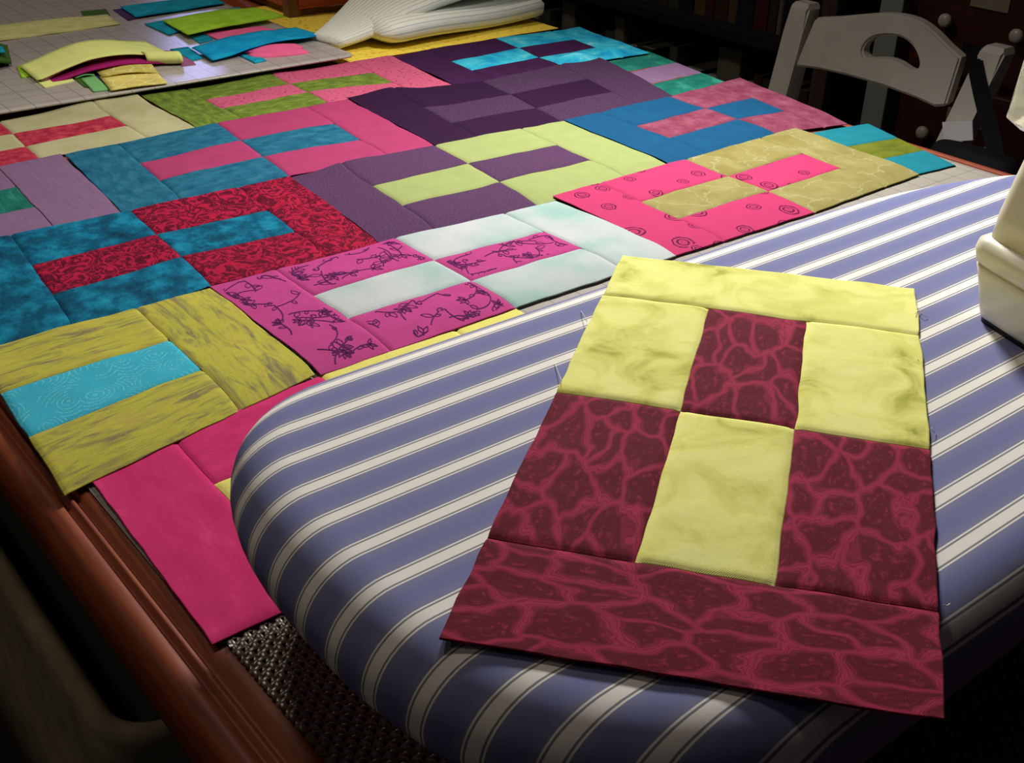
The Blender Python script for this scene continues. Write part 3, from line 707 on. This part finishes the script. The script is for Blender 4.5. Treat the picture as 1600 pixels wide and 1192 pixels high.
# ------------------------------------------------------------------ yellow cloth, towel, crate at the far end of the table
yc = thing('yellow_cloth', 'yellow printed cotton cloth spread under the striped towel', 'cloth', (.76, .15, TZ))
def yP(s, t):
    x = .56 + .345 * s; y = -.012 + .33 * t
    return Vector((x, y, TZ + .0012 + max(0, wave(x, y, 77, .0012, 14))))
t_ = fab_speckle('yellow_dotted_cotton', rgb(170, 120, 40, .60), rgb(212, 172, 62, .60), 150, .33)
cloth_grid('cloth', yP, lines_1d(.36, .012), lines_1d(.30, .012), t_, yc, lambda s, t: (s * .36, t * .3), None, .001)

def towel_mat():
    t = NT('white_towel_fine_stripes', .95, .1); v = t.coord('UV'); X = t.sep(v)
    s = t.math('FRACT', t.math('MULTIPLY', X[1], 1 / .0085)); s2 = t.math('FRACT', t.math('MULTIPLY', X[1], 1 / .0024))
    f = t.math('MAXIMUM', t.math('MULTIPLY', t.math('LESS_THAN', s, .22), .55), t.math('MULTIPLY', t.math('LESS_THAN', s2, .35), .2))
    n = t.noise(v, 60, 3); t.bump(n.outputs[0], .4, .004)
    return t.out(t.mix(f, rgb(206, 196, 182, .60), rgb(118, 122, 138, .60)))
M_towel = towel_mat()
tw = thing('folded_towel', 'white cotton towel with fine grey stripes, folded on yellow cloth', 'towel', (.76, .11, TZ))
def fold_section(w, h):
    """closed flattened loop, one rounded fold on the near side"""
    pts = []
    n = 26
    for k in range(n):
        a = 2 * math.pi * k / n; c, s = math.cos(a), math.sin(a)
        pts.append((math.copysign(abs(c) ** .55, c) * w / 2, math.copysign(abs(s) ** .8, s) * h / 2))
    return pts
def swept(name, rows, sec, mat, parent):
    """rows: (centre, side dir, up dir, w scale, h scale)"""
    V = []; UV = []; Fc = []; n = len(sec); acc = [0]
    for i in range(1, n + 1):
        a, b = sec[i - 1], sec[i % n]; acc.append(acc[-1] + math.hypot(b[0] - a[0], b[1] - a[1]))
    d = 0; org = Vector(parent.location)
    for i, (c, sd, up, ws, hs) in enumerate(rows):
        if i: d += (rows[i][0] - rows[i - 1][0]).length
        for k, (a, b) in enumerate(sec):
            V.append(c + sd * a * ws + up * b * hs - org); UV.append((d, acc[k]))
    for i in range(len(rows) - 1):
        for k in range(n): Fc.append((i * n + k, i * n + (k + 1) % n, (i + 1) * n + (k + 1) % n, (i + 1) * n + k))
    Fc.append(tuple(range(n))[::-1]); Fc.append(tuple((len(rows) - 1) * n + k for k in range(n)))
    me = mesh(name, V, Fc, True); uv = me.uv_layers.new(name='UVMap')
    for lp in me.loops: uv.data[lp.index].uv = UV[lp.vertex_index]
    return link(name, me, mat, parent)
Zv = Vector((0, 0, 1))
sec1 = fold_section(.115, .032); rows = []
for k in range(19):
    u = k / 18; e = min(1, (u / .08)) ** .5 * min(1, ((1 - u) / .05)) ** .5
    rows.append((Vector((.635 + .285 * u,   .056 + .028 * u, TZ + .0195 + .002 * math.sin(7 * u))), Vector((-.10, 1, 0)).normalized(), Zv, .75 + .25 * e, .35 + .65 * e))
swept('lower_fold', rows, sec1, M_towel, tw)
sec2 = fold_section(.135, .020); rows = []
for k in range(29):
    u = k / 28; x = .578 + .352 * u
    zz = .0105 + .043 * (1 / (1 + math.exp(-(u - .30) * 13))) + .004 * math.sin(9 * u) + .014 * max(0, u - .5)
    rows.append((Vector((x, .082 + .025 * u - .030 * max(0, .3 - u) / .3, TZ + zz)), Vector((-.15 - .5 * max(0, .3 - u), 1, 0)).normalized(), Vector((-.5 * max(0, .3 - u) * 2, 0, 1)).normalized(), .95 - .60 * max(0, .35 - u) / .35, .75 + .35 * math.sin(u * 5) ** 2))
swept('upper_fold', rows, sec2, M_towel, tw)
sec3 = fold_section(.10, .014); rows = []
for k in range(15):
    u = k / 14; x = .70 + .22 * u
    rows.append((Vector((x, .130 + .01 * u, TZ + .066 + .016 * math.sin(math.pi * u * .8 + .2))), Vector((-.1, 1, .1)).normalized(), Zv, 1, 1))
swept('top_fold', rows, sec3, M_towel, tw)

M_crate = wood('red_stained_slat_wood', (.34, .05, .028), (.48, .085, .05), (.58, .14, .08), 6, .6, 0)
M_cpost = wood('brown_crate_wood', (.12, .05, .028), (.19, .085, .05), (.26, .12, .07), 6, .6, 2)
cr = thing('wooden_crate', 'small wooden crate with red slats behind the towel', 'crate', (.77, .38, TZ))
cx0, cx1, cy0, cy1 = .632, .90, .228, .47
for k in range(6):
    z0 = TZ + .012 + k * .026
    for lo, hi in (((cx0 + .012, cy0, z0), (cx1 - .012, cy0 + .008, z0 + .020)), ((cx0 + .012, cy1 - .008, z0), (cx1 - .012, cy1, z0 + .020)), ((cx0 + .002, cy0 + .018, z0), (cx0 + .010, cy1 - .018, z0 + .020)), ((cx1 - .010, cy0 + .018, z0), (cx1 - .002, cy1 - .018, z0 + .020))):
        tl(box('slat', lo, hi, M_crate, cr, .0015))
for px in (cx0, cx1 - .018):
    for py in (cy0 + .004, cy1 - .022):
        tl(box('corner_post', (px - .003, py, TZ), (px + .017, py + .018, TZ + .175), M_cpost, cr, .002))
tl(box('crate_floor', (cx0 + .01, cy0 + .008, TZ + .002), (cx1 - .01, cy1 - .008, TZ + .009), M_cpost, cr))

# ------------------------------------------------------------------ steam iron standing on its heel
M_iron = simple('ivory_iron_plastic', rgb(208, 201, 180, .68), .35, .5)
M_black = simple('black_rubber', (.012, .012, .013, 1), .6, .4)
M_chrome = simple('brushed_soleplate', (.55, .55, .56, 1), .25, .5, 1.0)
t = NT('smoky_clear_tank', .08, .5); t.b.inputs['Transmission Weight'].default_value = .9; t.b.inputs['IOR'].default_value = 1.3; M_clear = t.out((.75, .75, .70, 1))
P0 = Vector((.383, -.950, TZ + BZ))
E1 = Vector((-.3304, -.9438, 0)); E2 = Vector((.9438, -.3304, 0))
iron = thing('steam_iron', 'ivory steam iron standing upright on its heel on the striped board', 'iron', P0 + E1 * .055 + E2 * .06)
def iron_loft(name, secs, mat, parent, seg=6):
    """secs: (a0, a1, b0, b1, radius, z) rounded rectangles in the iron's own frame"""
    V = []; Fc = []; org = Vector(iron.location); n = 4 * (seg + 1)
    for a0, a1, b0, b1, r, z in secs:
        for ca, cb, st in ((a1 - r, b1 - r, 0), (a0 + r, b1 - r, 90), (a0 + r, b0 + r, 180), (a1 - r, b0 + r, 270)):
            for k in range(seg + 1):
                an = math.radians(st + 90 * k / seg)
                V.append(P0 + E1 * (ca + r * math.cos(an)) + E2 * (cb + r * math.sin(an)) + Vector((0, 0, z)) - org)
    for i in range(len(secs) - 1):
        for k in range(n): Fc.append((i * n + k, i * n + (k + 1) % n, (i + 1) * n + (k + 1) % n, (i + 1) * n + k))
    Fc.append(tuple(range(n))[::-1]); Fc.append(tuple((len(secs) - 1) * n + k for k in range(n)))
    me = mesh(name, V, Fc); bm = bmesh.new(); bm.from_mesh(me); bmesh.ops.recalc_face_normals(bm, faces=bm.faces); bm.to_mesh(me); bm.free()
    me.polygons.foreach_set('use_smooth', [len(p.vertices) == 4 for p in me.polygons])
    return link(name, me, mat, parent)
iron_loft('heel_pad', [(.002, .113, .002, .122, .008, 0), (.002, .113, .002, .122, .008, .0035)], M_black, iron)
hl = iron_loft('heel', [(.001, .114, .001, .124, .009, .0035), (0, .115, 0, .125, .010, .006), (-.003, .117, -.004, .128, .010, .026), (-.004, .1175, -.0055, .129, .010, .0315), (-.003, .1165, -.0045, .128, .010, .0322), (-.003, .1165, -.0045, .128, .010, .0330), (-.0045, .118, -.006, .1295, .010, .0338), (-.0058, .1192, -.0075, .131, .011, .040), (-.0052, .1187, -.0068, .1303, .011, .0445), (-.002, .1155, -.0035, .127, .011, .0472), (.004, .109, .002, .121, .011, .048), (.01, .10, .01, .11, .011, .048)], M_iron, iron)
iron_loft('body', [(-.002, .105, -.003, .118, .012, .047), (-.0015, .104, -.002, .117, .012, .060), (.001, .102, .0, .115, .012, .078), (.003, .100, .002, .113, .012, .092), (.005, .100, .004, .112, .014, .100), (.0035, .099, .0035, .110, .014, .108), (.006, .096, .006, .105, .014, .16), (.015, .088, .016, .092, .014, .22), (.03, .075, .034, .07, .014, .272), (.042, .06, .045, .056, .005, .286)], M_iron, iron)
iron_loft('water_tank', [(-.002, .05, -.002, .055, .010, .1035), (-.0065, .054, -.0075, .060, .012, .108), (-.0062, .054, -.0072, .060, .012, .112), (-.004, .052, -.005, .058, .012, .165), (.006, .045, .006, .05, .010, .21), (.016, .036, .018, .036, .006, .226)], M_clear, iron)
iron_loft('soleplate', [(-.0005, .0032, .012, .110, .0015, .050), (-.0005, .0032, .010, .108, .0015, .10), (.0, .005, .02, .095, .0015, .10)], M_chrome, iron)
hp = [P0 + E1 * a + E2 * .06 + Vector((0, 0, z)) - Vector(iron.location) for a, z in ((.098, .052), (.128, .070), (.142, .11), (.142, .16), (.125, .21), (.085, .235))]
tube('handle', hp, [.014, .015, .0155, .0155, .014, .012], M_iron, iron, 14)
lathe('temperature_dial', [(.001, 0), (.017, 0), (.018, .003), (.016, .007), (.001, .0075)], M_black, iron, 20, Matrix.Translation(P0 + E1 * .099 + E2 * .06 + Vector((0, 0, .13)) - Vector(iron.location)) @ E1.to_track_quat('Z', 'Y').to_matrix().to_4x4())

# ------------------------------------------------------------------ white chair on the far side of the table
M_white = simple('white_chair_paint', (.60, .57, .50, 1), .55, .3, var=.05)
chair = thing('dining_chair', 'white painted wooden chair with a hand hole in the curved top rail', 'chair', (1.15, -.25, 0))
def chx(z):                                   # rake of the back: x at height z above the table top
    return 1.337 + .30 * z + (-.18 * z * z if z < 0 else 0)
def cplace(off): return lambda a, b, d: Vector((chx(b) + off - d, a, TZ + b))
out = []
for px, py in ((1279, 27), (1310, 26), (1345, 23), (1380, 21), (1410, 24), (1437, 33), (1462, 50), (1487, 72), (1508, 88), (1497, 160), (1480, 161), (1450, 148), (1400, 130), (1340, 113), (1300, 104), (1262, 99)):
    p = atx(px, py, 1.33); out.append((p.y, p.z - TZ))
hole = []
for px, py in ((1359, 76), (1363, 64), (1374, 56), (1395, 54), (1415, 58), (1432, 70), (1443, 86), (1447, 100), (1442, 107), (1430, 104), (1415, 95), (1398, 89), (1380, 88), (1366, 87)):
    p = atx(px, py, 1.33); hole.append((p.y, p.z - TZ))
def catmull(p, n=4, closed=True):
    q = []; N = len(p)
    for i in range(N):
        a, b, c, d = p[i - 1], p[i], p[(i + 1) % N], p[(i + 2) % N]
        for k in range(n):
            u = k / n
            q.append(tuple(.5 * (2 * b[j] + (c[j] - a[j]) * u + (2 * a[j] - 5 * b[j] + 4 * c[j] - d[j]) * u * u + (3 * b[j] - a[j] - 3 * c[j] + d[j]) * u ** 3) for j in (0, 1)))
    return q
hole = catmull(hole, 3)
arc = catmull(out[:9], 3)[3:22]
out = out[:1] + arc + out[8:]
tl(extrude_outline('top_rail', out, [hole], cplace(.008), .020, M_white, chair, .003))
def post(y, zs, w0, w1):
    bm = bmesh.new(); prev = None; N = len(zs); loops = []
    for i, z in enumerate(zs):
        u = i / (N - 1); w = w0 + (w1 - w0) * u; d = .016
        if i == N - 1: w *= .7; d *= .7
        x = chx(z) if z > -.30 else chx(-.30) + (-.30 - z) * .16
        yy = y - math.copysign(.012 * max(0, -z) / .13, y + .245) * (1 if z > -.13 else 1)
        loops.append([bm.verts.new((x + sx * d, yy + sy * w / 2, TZ + z)) for sx, sy in ((-1, -1), (1, -1), (1, 1), (-1, 1))])
    for a, b in zip(loops, loops[1:]):
        for k in range(4): bm.faces.new((a[k], a[(k + 1) % 4], b[(k + 1) % 4], b[k]))
    bm.faces.new(loops[0][::-1]); bm.faces.new(loops[-1])
    bmesh.ops.bevel(bm, geom=[e for e in bm.edges if abs(e.verts[0].co.z - e.verts[1].co.z) > .01], offset=.004, segments=2, affect='EDGES')
    return from_bm('back_post', bm, M_white, chair)
for y in (-.088, -.412):
    tl(post(y, [-.74, -.60, -.45, -.30, -.20, -.13, -.08, -.04, -.006, .002], .036, .036))
tl(box('seat', (.93, -.43, TZ - .315), (1.235, -.07, TZ - .29), M_white, chair, .006))
for y in (-.40, -.10):
    tl(tube('front_leg', [(.965, y, 0), (.96, y, TZ - .315)], .016, M_white, chair, 12))
    tl(tube('side_rail', [(.965, y, .20), (1.25, y, .20)], .010, M_white, chair, 10))
tl(box('lower_rail', (1.262, -.395, TZ - .205), (1.282, -.105, TZ - .165), M_white, chair, .003))
# black bag hung on the chair
M_bag = simple('black_nylon', (.005, .005, .006, 1), .8, .15, var=.2)
bag = thing('shoulder_bag', 'black shoulder bag hanging by its strap from the white chair', 'bag', (1.175, -.50, TZ - .355))
def ribbon(name, pts, w, th, mat, parent, side):
    org = Vector(parent.location); V = []; Fc = []
    for i, p in enumerate(pts):
        tg = (pts[min(i + 1, len(pts) - 1)] - pts[max(0, i - 1)]).normalized(); s = (side - tg * side.dot(tg)).normalized(); nn = tg.cross(s)
        for a, b in ((-1, -1), (1, -1), (1, 1), (-1, 1)): V.append(p + s * a * w / 2 + nn * b * th / 2 - org)
    for i in range(len(pts) - 1):
        for k in range(4): Fc.append((i * 4 + k, i * 4 + (k + 1) % 4, (i + 1) * 4 + (k + 1) % 4, (i + 1) * 4 + k))
    Fc.append((3, 2, 1, 0)); n = len(pts) - 1; Fc.append((n * 4, n * 4 + 1, n * 4 + 2, n * 4 + 3))
    return link(name, mesh(name, V, Fc), mat, parent)
sp = [atx(px, py, X) for px, py, X in ((1514, 96, 1.372), (1516, 72, 1.366), (1519, 70, 1.345), (1521, 80, 1.328), (1524, 95, 1.315), (1527, 118, 1.305), (1534, 150, 1.295), (1544, 190, 1.262), (1552, 222, 1.225), (1556, 246, 1.190))]
ribbon('strap', sp, .020, .003, M_bag, bag, Vector((0, 1, 0)))
bo = Vector(bag.location); V = []; Fc = []
secs = [(TZ - .085, .0, .012), (TZ - .088, .052, .018), (TZ - .105, .060, .026), (TZ - .18, .066, .036), (TZ - .28, .066, .040), (TZ - .345, .060, .034), (TZ - .355, .03, .02)]
for z, hy, hx in secs:
    for k in range(20):
        a = 2 * math.pi * k / 20; V.append(Vector((1.175 + hx * math.copysign(abs(math.cos(a)) ** .6, math.cos(a)), -.50 + max(hy, .004) * math.copysign(abs(math.sin(a)) ** .6, math.sin(a)), z)) - bo)
for i in range(len(secs) - 1):
    for k in range(20): Fc.append((i * 20 + k, (i + 1) * 20 + k, (i + 1) * 20 + (k + 1) % 20, i * 20 + (k + 1) % 20))
Fc.append(tuple(range(20))); Fc.append(tuple((len(secs) - 1) * 20 + k for k in range(20))[::-1])
link('pouch', mesh('pouch', V, Fc, True), M_bag, bag)
# white card tucked behind the bag against the chair post
c0, c1, c2, c3 = [atx(px, py, 1.262) for px, py in ((1472, 191), (1519, 190), (1520, 219), (1475, 222))]
cc = (c0 + c2) / 2
card = link('paper_card', mesh('paper_card', [c0 - cc, c1 - cc, c2 - cc, c3 - cc] + [q - cc + Vector((.002, 0, 0)) for q in (c0, c1, c2, c3)], [(0, 1, 2, 3), (7, 6, 5, 4), (0, 4, 5, 1), (1, 5, 6, 2), (2, 6, 7, 3), (3, 7, 4, 0)]), simple('white_card', (.8, .78, .8, 1), .8, .2))
card.location = cc; tag(card, 'small white card tucked against the white chair above the black bag', 'card')

# ------------------------------------------------------------------ bookcase, books, chest against the right wall
M_case = simple('black_bookcase_paint', (.012, .011, .010, 1), .6, .3, var=.2)
M_stile = wood('brown_bookcase_stile', (.05, .03, .018), (.07, .042, .025), (.09, .055, .033), 6, .6, 2)
BX0, BX1, BY0, BY1 = 1.70, 1.955, .115, 1.72
bk = thing('bookcase', 'black bookcase filled with books against the wall', 'bookcase', (1.83, .92, 0))
tl(box('side_panel', (BX0 + .004, BY0, 0), (BX1, BY0 + .022, 1.9), M_case, bk, .001)); tl(box('side_panel', (BX0, BY1 - .022, 0), (BX1, BY1, 1.9), M_case, bk, .001))
tl(box('front_stile', (BX0 - .010, BY0 - .004, 0), (BX0 + .004, BY0 + .030, 1.9), M_stile, bk, .001))
tl(box('back_panel', (BX1 - .008, BY0 + .022, 0), (BX1, BY1 - .022, 1.9), M_case, bk))
SH = [.02, TZ - .487, TZ - .172, TZ + .17, TZ + .50]
for z in SH: tl(box('shelf', (BX0, BY0 + .022, z - .022), (BX1 - .008, BY1 - .022, z), M_case, bk, .001))
rng = random.Random(5)
BC = {'dark red': (.07, .008, .010), 'cream': (.15, .135, .10), 'olive green': (.04, .042, .02), 'brown': (.045, .025, .014), 'navy blue': (.009, .011, .026), 'mustard yellow': (.09, .06, .016), 'grey': (.07, .07, .065), 'black': (.006, .006, .006)}
BM = {k: simple(k.replace(' ', '_') + '_book_cover', (*v, 1), .55, .4, var=.1) for k, v in BC.items()}
M_pages = simple('book_pages', (.45, .42, .34, 1), .9, .1)
def book(y, th, h, d, colr, zs, where, lean=0.0):
    bm = bmesh.new(); tk = .002
    V = []; Fc = []
    def bx(x0, x1, y0, y1, z0, z1):
        k = len(V); V.extend([(x0, y0, z0), (x1, y0, z0), (x1, y1, z0), (x0, y1, z0), (x0, y0, z1), (x1, y0, z1), (x1, y1, z1), (x0, y1, z1)])
        Fc.extend([(k, k + 3, k + 2, k + 1), (k + 4, k + 5, k + 6, k + 7), (k, k + 1, k + 5, k + 4), (k + 1, k + 2, k + 6, k + 5), (k + 2, k + 3, k + 7, k + 6), (k + 3, k, k + 4, k + 7)])
    o = thing('book', where, 'book', (BX0 + .05, y, zs), 0, 'books in the bookcase')
    # U-shaped cover outline extruded upward
    prof = [(0, 0), (.003, -.0008), (d, 0), (d, tk), (tk, tk), (tk, th - tk), (d, th - tk), (d, th), (.003, th + .0008), (0, th), (-.0025, th * .75), (-.0035, th / 2), (-.0025, th * .25)]
    n = len(prof); VV = [(x, yy, 0) for x, yy in prof] + [(x, yy, h) for x, yy in prof]
    FF = [(k, (k + 1) % n, n + (k + 1) % n, n + k) for k in range(n)] + [tuple(range(n))[::-1], tuple(range(n, 2 * n))]
    link('cover', mesh('cover', VV, FF), BM[colr], o); bm.free()
    bx(tk, d - .005, tk, th - tk, .003, h - .004)
    link('pages', mesh('pages', V, Fc), M_pages, o)
    if lean: o.rotation_euler = (lean, 0, 0)
    return o
lower = [('black', .05), ('brown', .03), ('dark red', .03), ('grey', .014), ('olive green', .03), ('brown', .02), ('dark red', .034), ('cream', .062), ('black', .05), ('navy blue', .06), ('grey', .022), ('black', .045), ('olive green', .05), ('brown', .04), ('cream', .03), ('grey', .028), ('dark red', .02), ('brown', .026), ('mustard yellow', .016), ('navy blue', .03), ('cream', .045), ('black', .04), ('grey', .04), ('olive green', .035)]
upper = [('black', .05), ('navy blue', .05), ('cream', .010), ('brown', .02), ('dark red', .034), ('navy blue', .04), ('mustard yellow', .022), ('brown', .035), ('dark red', .02), ('mustard yellow', .03), ('black', .04), ('olive green', .03), ('brown', .03), ('navy blue', .025), ('grey', .03), ('dark red', .03)]
for row, zs, shelf, y in ((lower, SH[1], 'lower shelf', BY0 + .026), (upper, SH[2], 'upper shelf', BY0 + .060)):
    for i, (cname, th) in enumerate(row):
        if shelf == 'lower shelf': h = {'black': .18, 'navy blue': .19, 'cream': .262, 'grey': .225}.get(cname, .215) + rng.uniform(-.012, .012)
        else: h = .22 + rng.uniform(-.02, .03)
        if i == 0: lab = '%s book at the brown stile end of the %s' % (cname, shelf)
        elif i == len(row) - 1: lab = '%s book ending the row after a %s book on the %s' % (cname, row[i - 1][0], shelf)
        else: lab = '%s book between a %s and a %s book on the %s' % (cname, row[i - 1][0], row[i + 1][0], shelf)
        book(y, th, h, .16, cname, zs, lab); y += th + .0035

trm = box('trim_1', (1.78, .034, 0), (1.96, .082, 2.4), simple('white_casing_paint', (.33, .35, .31, 1), .6, .3), None, .002); tag(trm, kind='structure')

M_chest = wood('dark_mahogany', (.035, .008, .005), (.06, .013, .008), (.085, .02, .012), 5, .45, 1)
M_knob = simple('white_porcelain', (.55, .52, .42, 1), .25, .5)
M_brass = simple('dull_brass', (.40, .36, .24, 1), .5, .5, .4)
ch = thing('chest_of_drawers', 'dark mahogany chest of drawers with white porcelain knobs', 'chest', (1.83, -.35, 0))
CX = 1.70; CY0, CY1 = -.70, -.035
tl(box('case', (CX + .018, CY0, .0), (1.955, CY1, 1.15), M_chest, ch, .004))
kz = TZ - .062; pitch = .195
ky = (-.115, -.247, -.47, -.60)
for r in range(-2, 3):
    zc = kz + r * pitch
    if zc - pitch / 2 < .03: continue
    for y0, y1, ks in ((CY0 + .02, -.355, ky[2:]), (-.345, CY1 - .018, ky[:2])):
        dr = tl(box('drawer', (CX, y0, zc - pitch / 2 + .008), (CX + .018, y1, zc + pitch / 2 - .008), M_chest, ch, .004))
        for yk in ks:
            m = Matrix.Translation((CX, yk, zc)) @ Matrix.Rotation(-math.pi / 2, 4, 'Y')
            k = lathe('knob', [(.004, -.001), (.005, .006), (.0075, .010), (.0115, .014), (.012, .019), (.009, .023), (.003, .0245)], M_knob, dr, 16, m); k.data.transform(Matrix.Translation(ch.location).inverted())
        ym = (ks[0] + ks[1]) / 2
        pl = box('label_holder', (CX - .003, ym - .035, zc + .028), (CX - .0005, ym + .035, zc + .052), M_brass, dr, .001); pl.data.transform(Matrix.Translation(ch.location).inverted())

# ------------------------------------------------------------------ storage bin beside the table
M_bin = simple('tan_canvas', (.42, .36, .22, 1), .95, .1, var=.18, scale=30)
M_lin = simple('dark_green_lining', (.04, .05, .04, 1), .9, .1, var=.2)
bx_ = thing('storage_bin', 'tan canvas storage bin with dark lining beside the table', 'bin', (.155, -.28, 0))
RZ = TZ - .30
tl(ring_solid('canvas_wall', round_rect(.006, .33, -.585, .02, .05, 8), [(.020, RZ - .30), (.018, RZ - .012), (.013, RZ), (.006, RZ + .003), (0, RZ - .001), (-.003, RZ - .010), (0, RZ - .022), (-.002, RZ - .030), (0, RZ - .035), (.004, RZ - .20), (.012, .004), (.03, .002)], M_bin, bx_))
tl(ring_solid('lining', round_rect(.006, .33, -.585, .02, .05, 8), [(.06, RZ - .03), (.03, RZ - .034), (.0215, RZ - .04), (.0215, RZ - .10), (.06, RZ - .12)], M_lin, bx_))
oc = thing('olive_cushion', 'olive green cushion on the floor beside the canvas bin', 'cushion', (.10, -.72, 0))
V = []; Fc = []; nu, nv = 18, 12
for j in range(nv + 1):
    ph = -math.pi / 2 + math.pi * j / nv
    for i in range(nu):
        a = 2 * math.pi * i / nu; cx, cy = math.copysign(abs(math.cos(a)) ** .45, math.cos(a)), math.copysign(abs(math.sin(a)) ** .45, math.sin(a)); r = math.cos(ph) ** .6 if abs(ph) < 1.57 else 0
        V.append((.16 * cx * r, .115 * cy * r, .17 + .17 * math.sin(ph) * (.75 + .25 * r)))
for j in range(nv):
    for i in range(nu): Fc.append((j * nu + i, j * nu + (i + 1) % nu, (j + 1) * nu + (i + 1) % nu, (j + 1) * nu + i))
link('cover', mesh('cover', V, Fc, True), simple('olive_canvas', (.10, .11, .03, 1), .95, .1, var=.15), oc)

# unseen glowing panes added on the back wall for the cutting mat's blue glare
win = box('glare_window_1', (1.36, 2.466, 1.27), (1.78, 2.498, 1.67), simple('glare_window_frame_paint', (.30, .30, .30, 1), .6, .3), None, .003); tag(win, kind='structure')
t = NT('blue_glow_pane', .3, .3); t.b.inputs['Emission Color'].default_value = (.45, .47, 1.0, 1); t.b.inputs['Emission Strength'].default_value = 7.0; M_pane = t.out((.05, .05, .08, 1))
for px in (1.39, 1.58):
    for pz in (1.30, 1.48): box('glare_pane', (px, 2.461, pz), (px + .17, 2.465, pz + .16), M_pane, win)
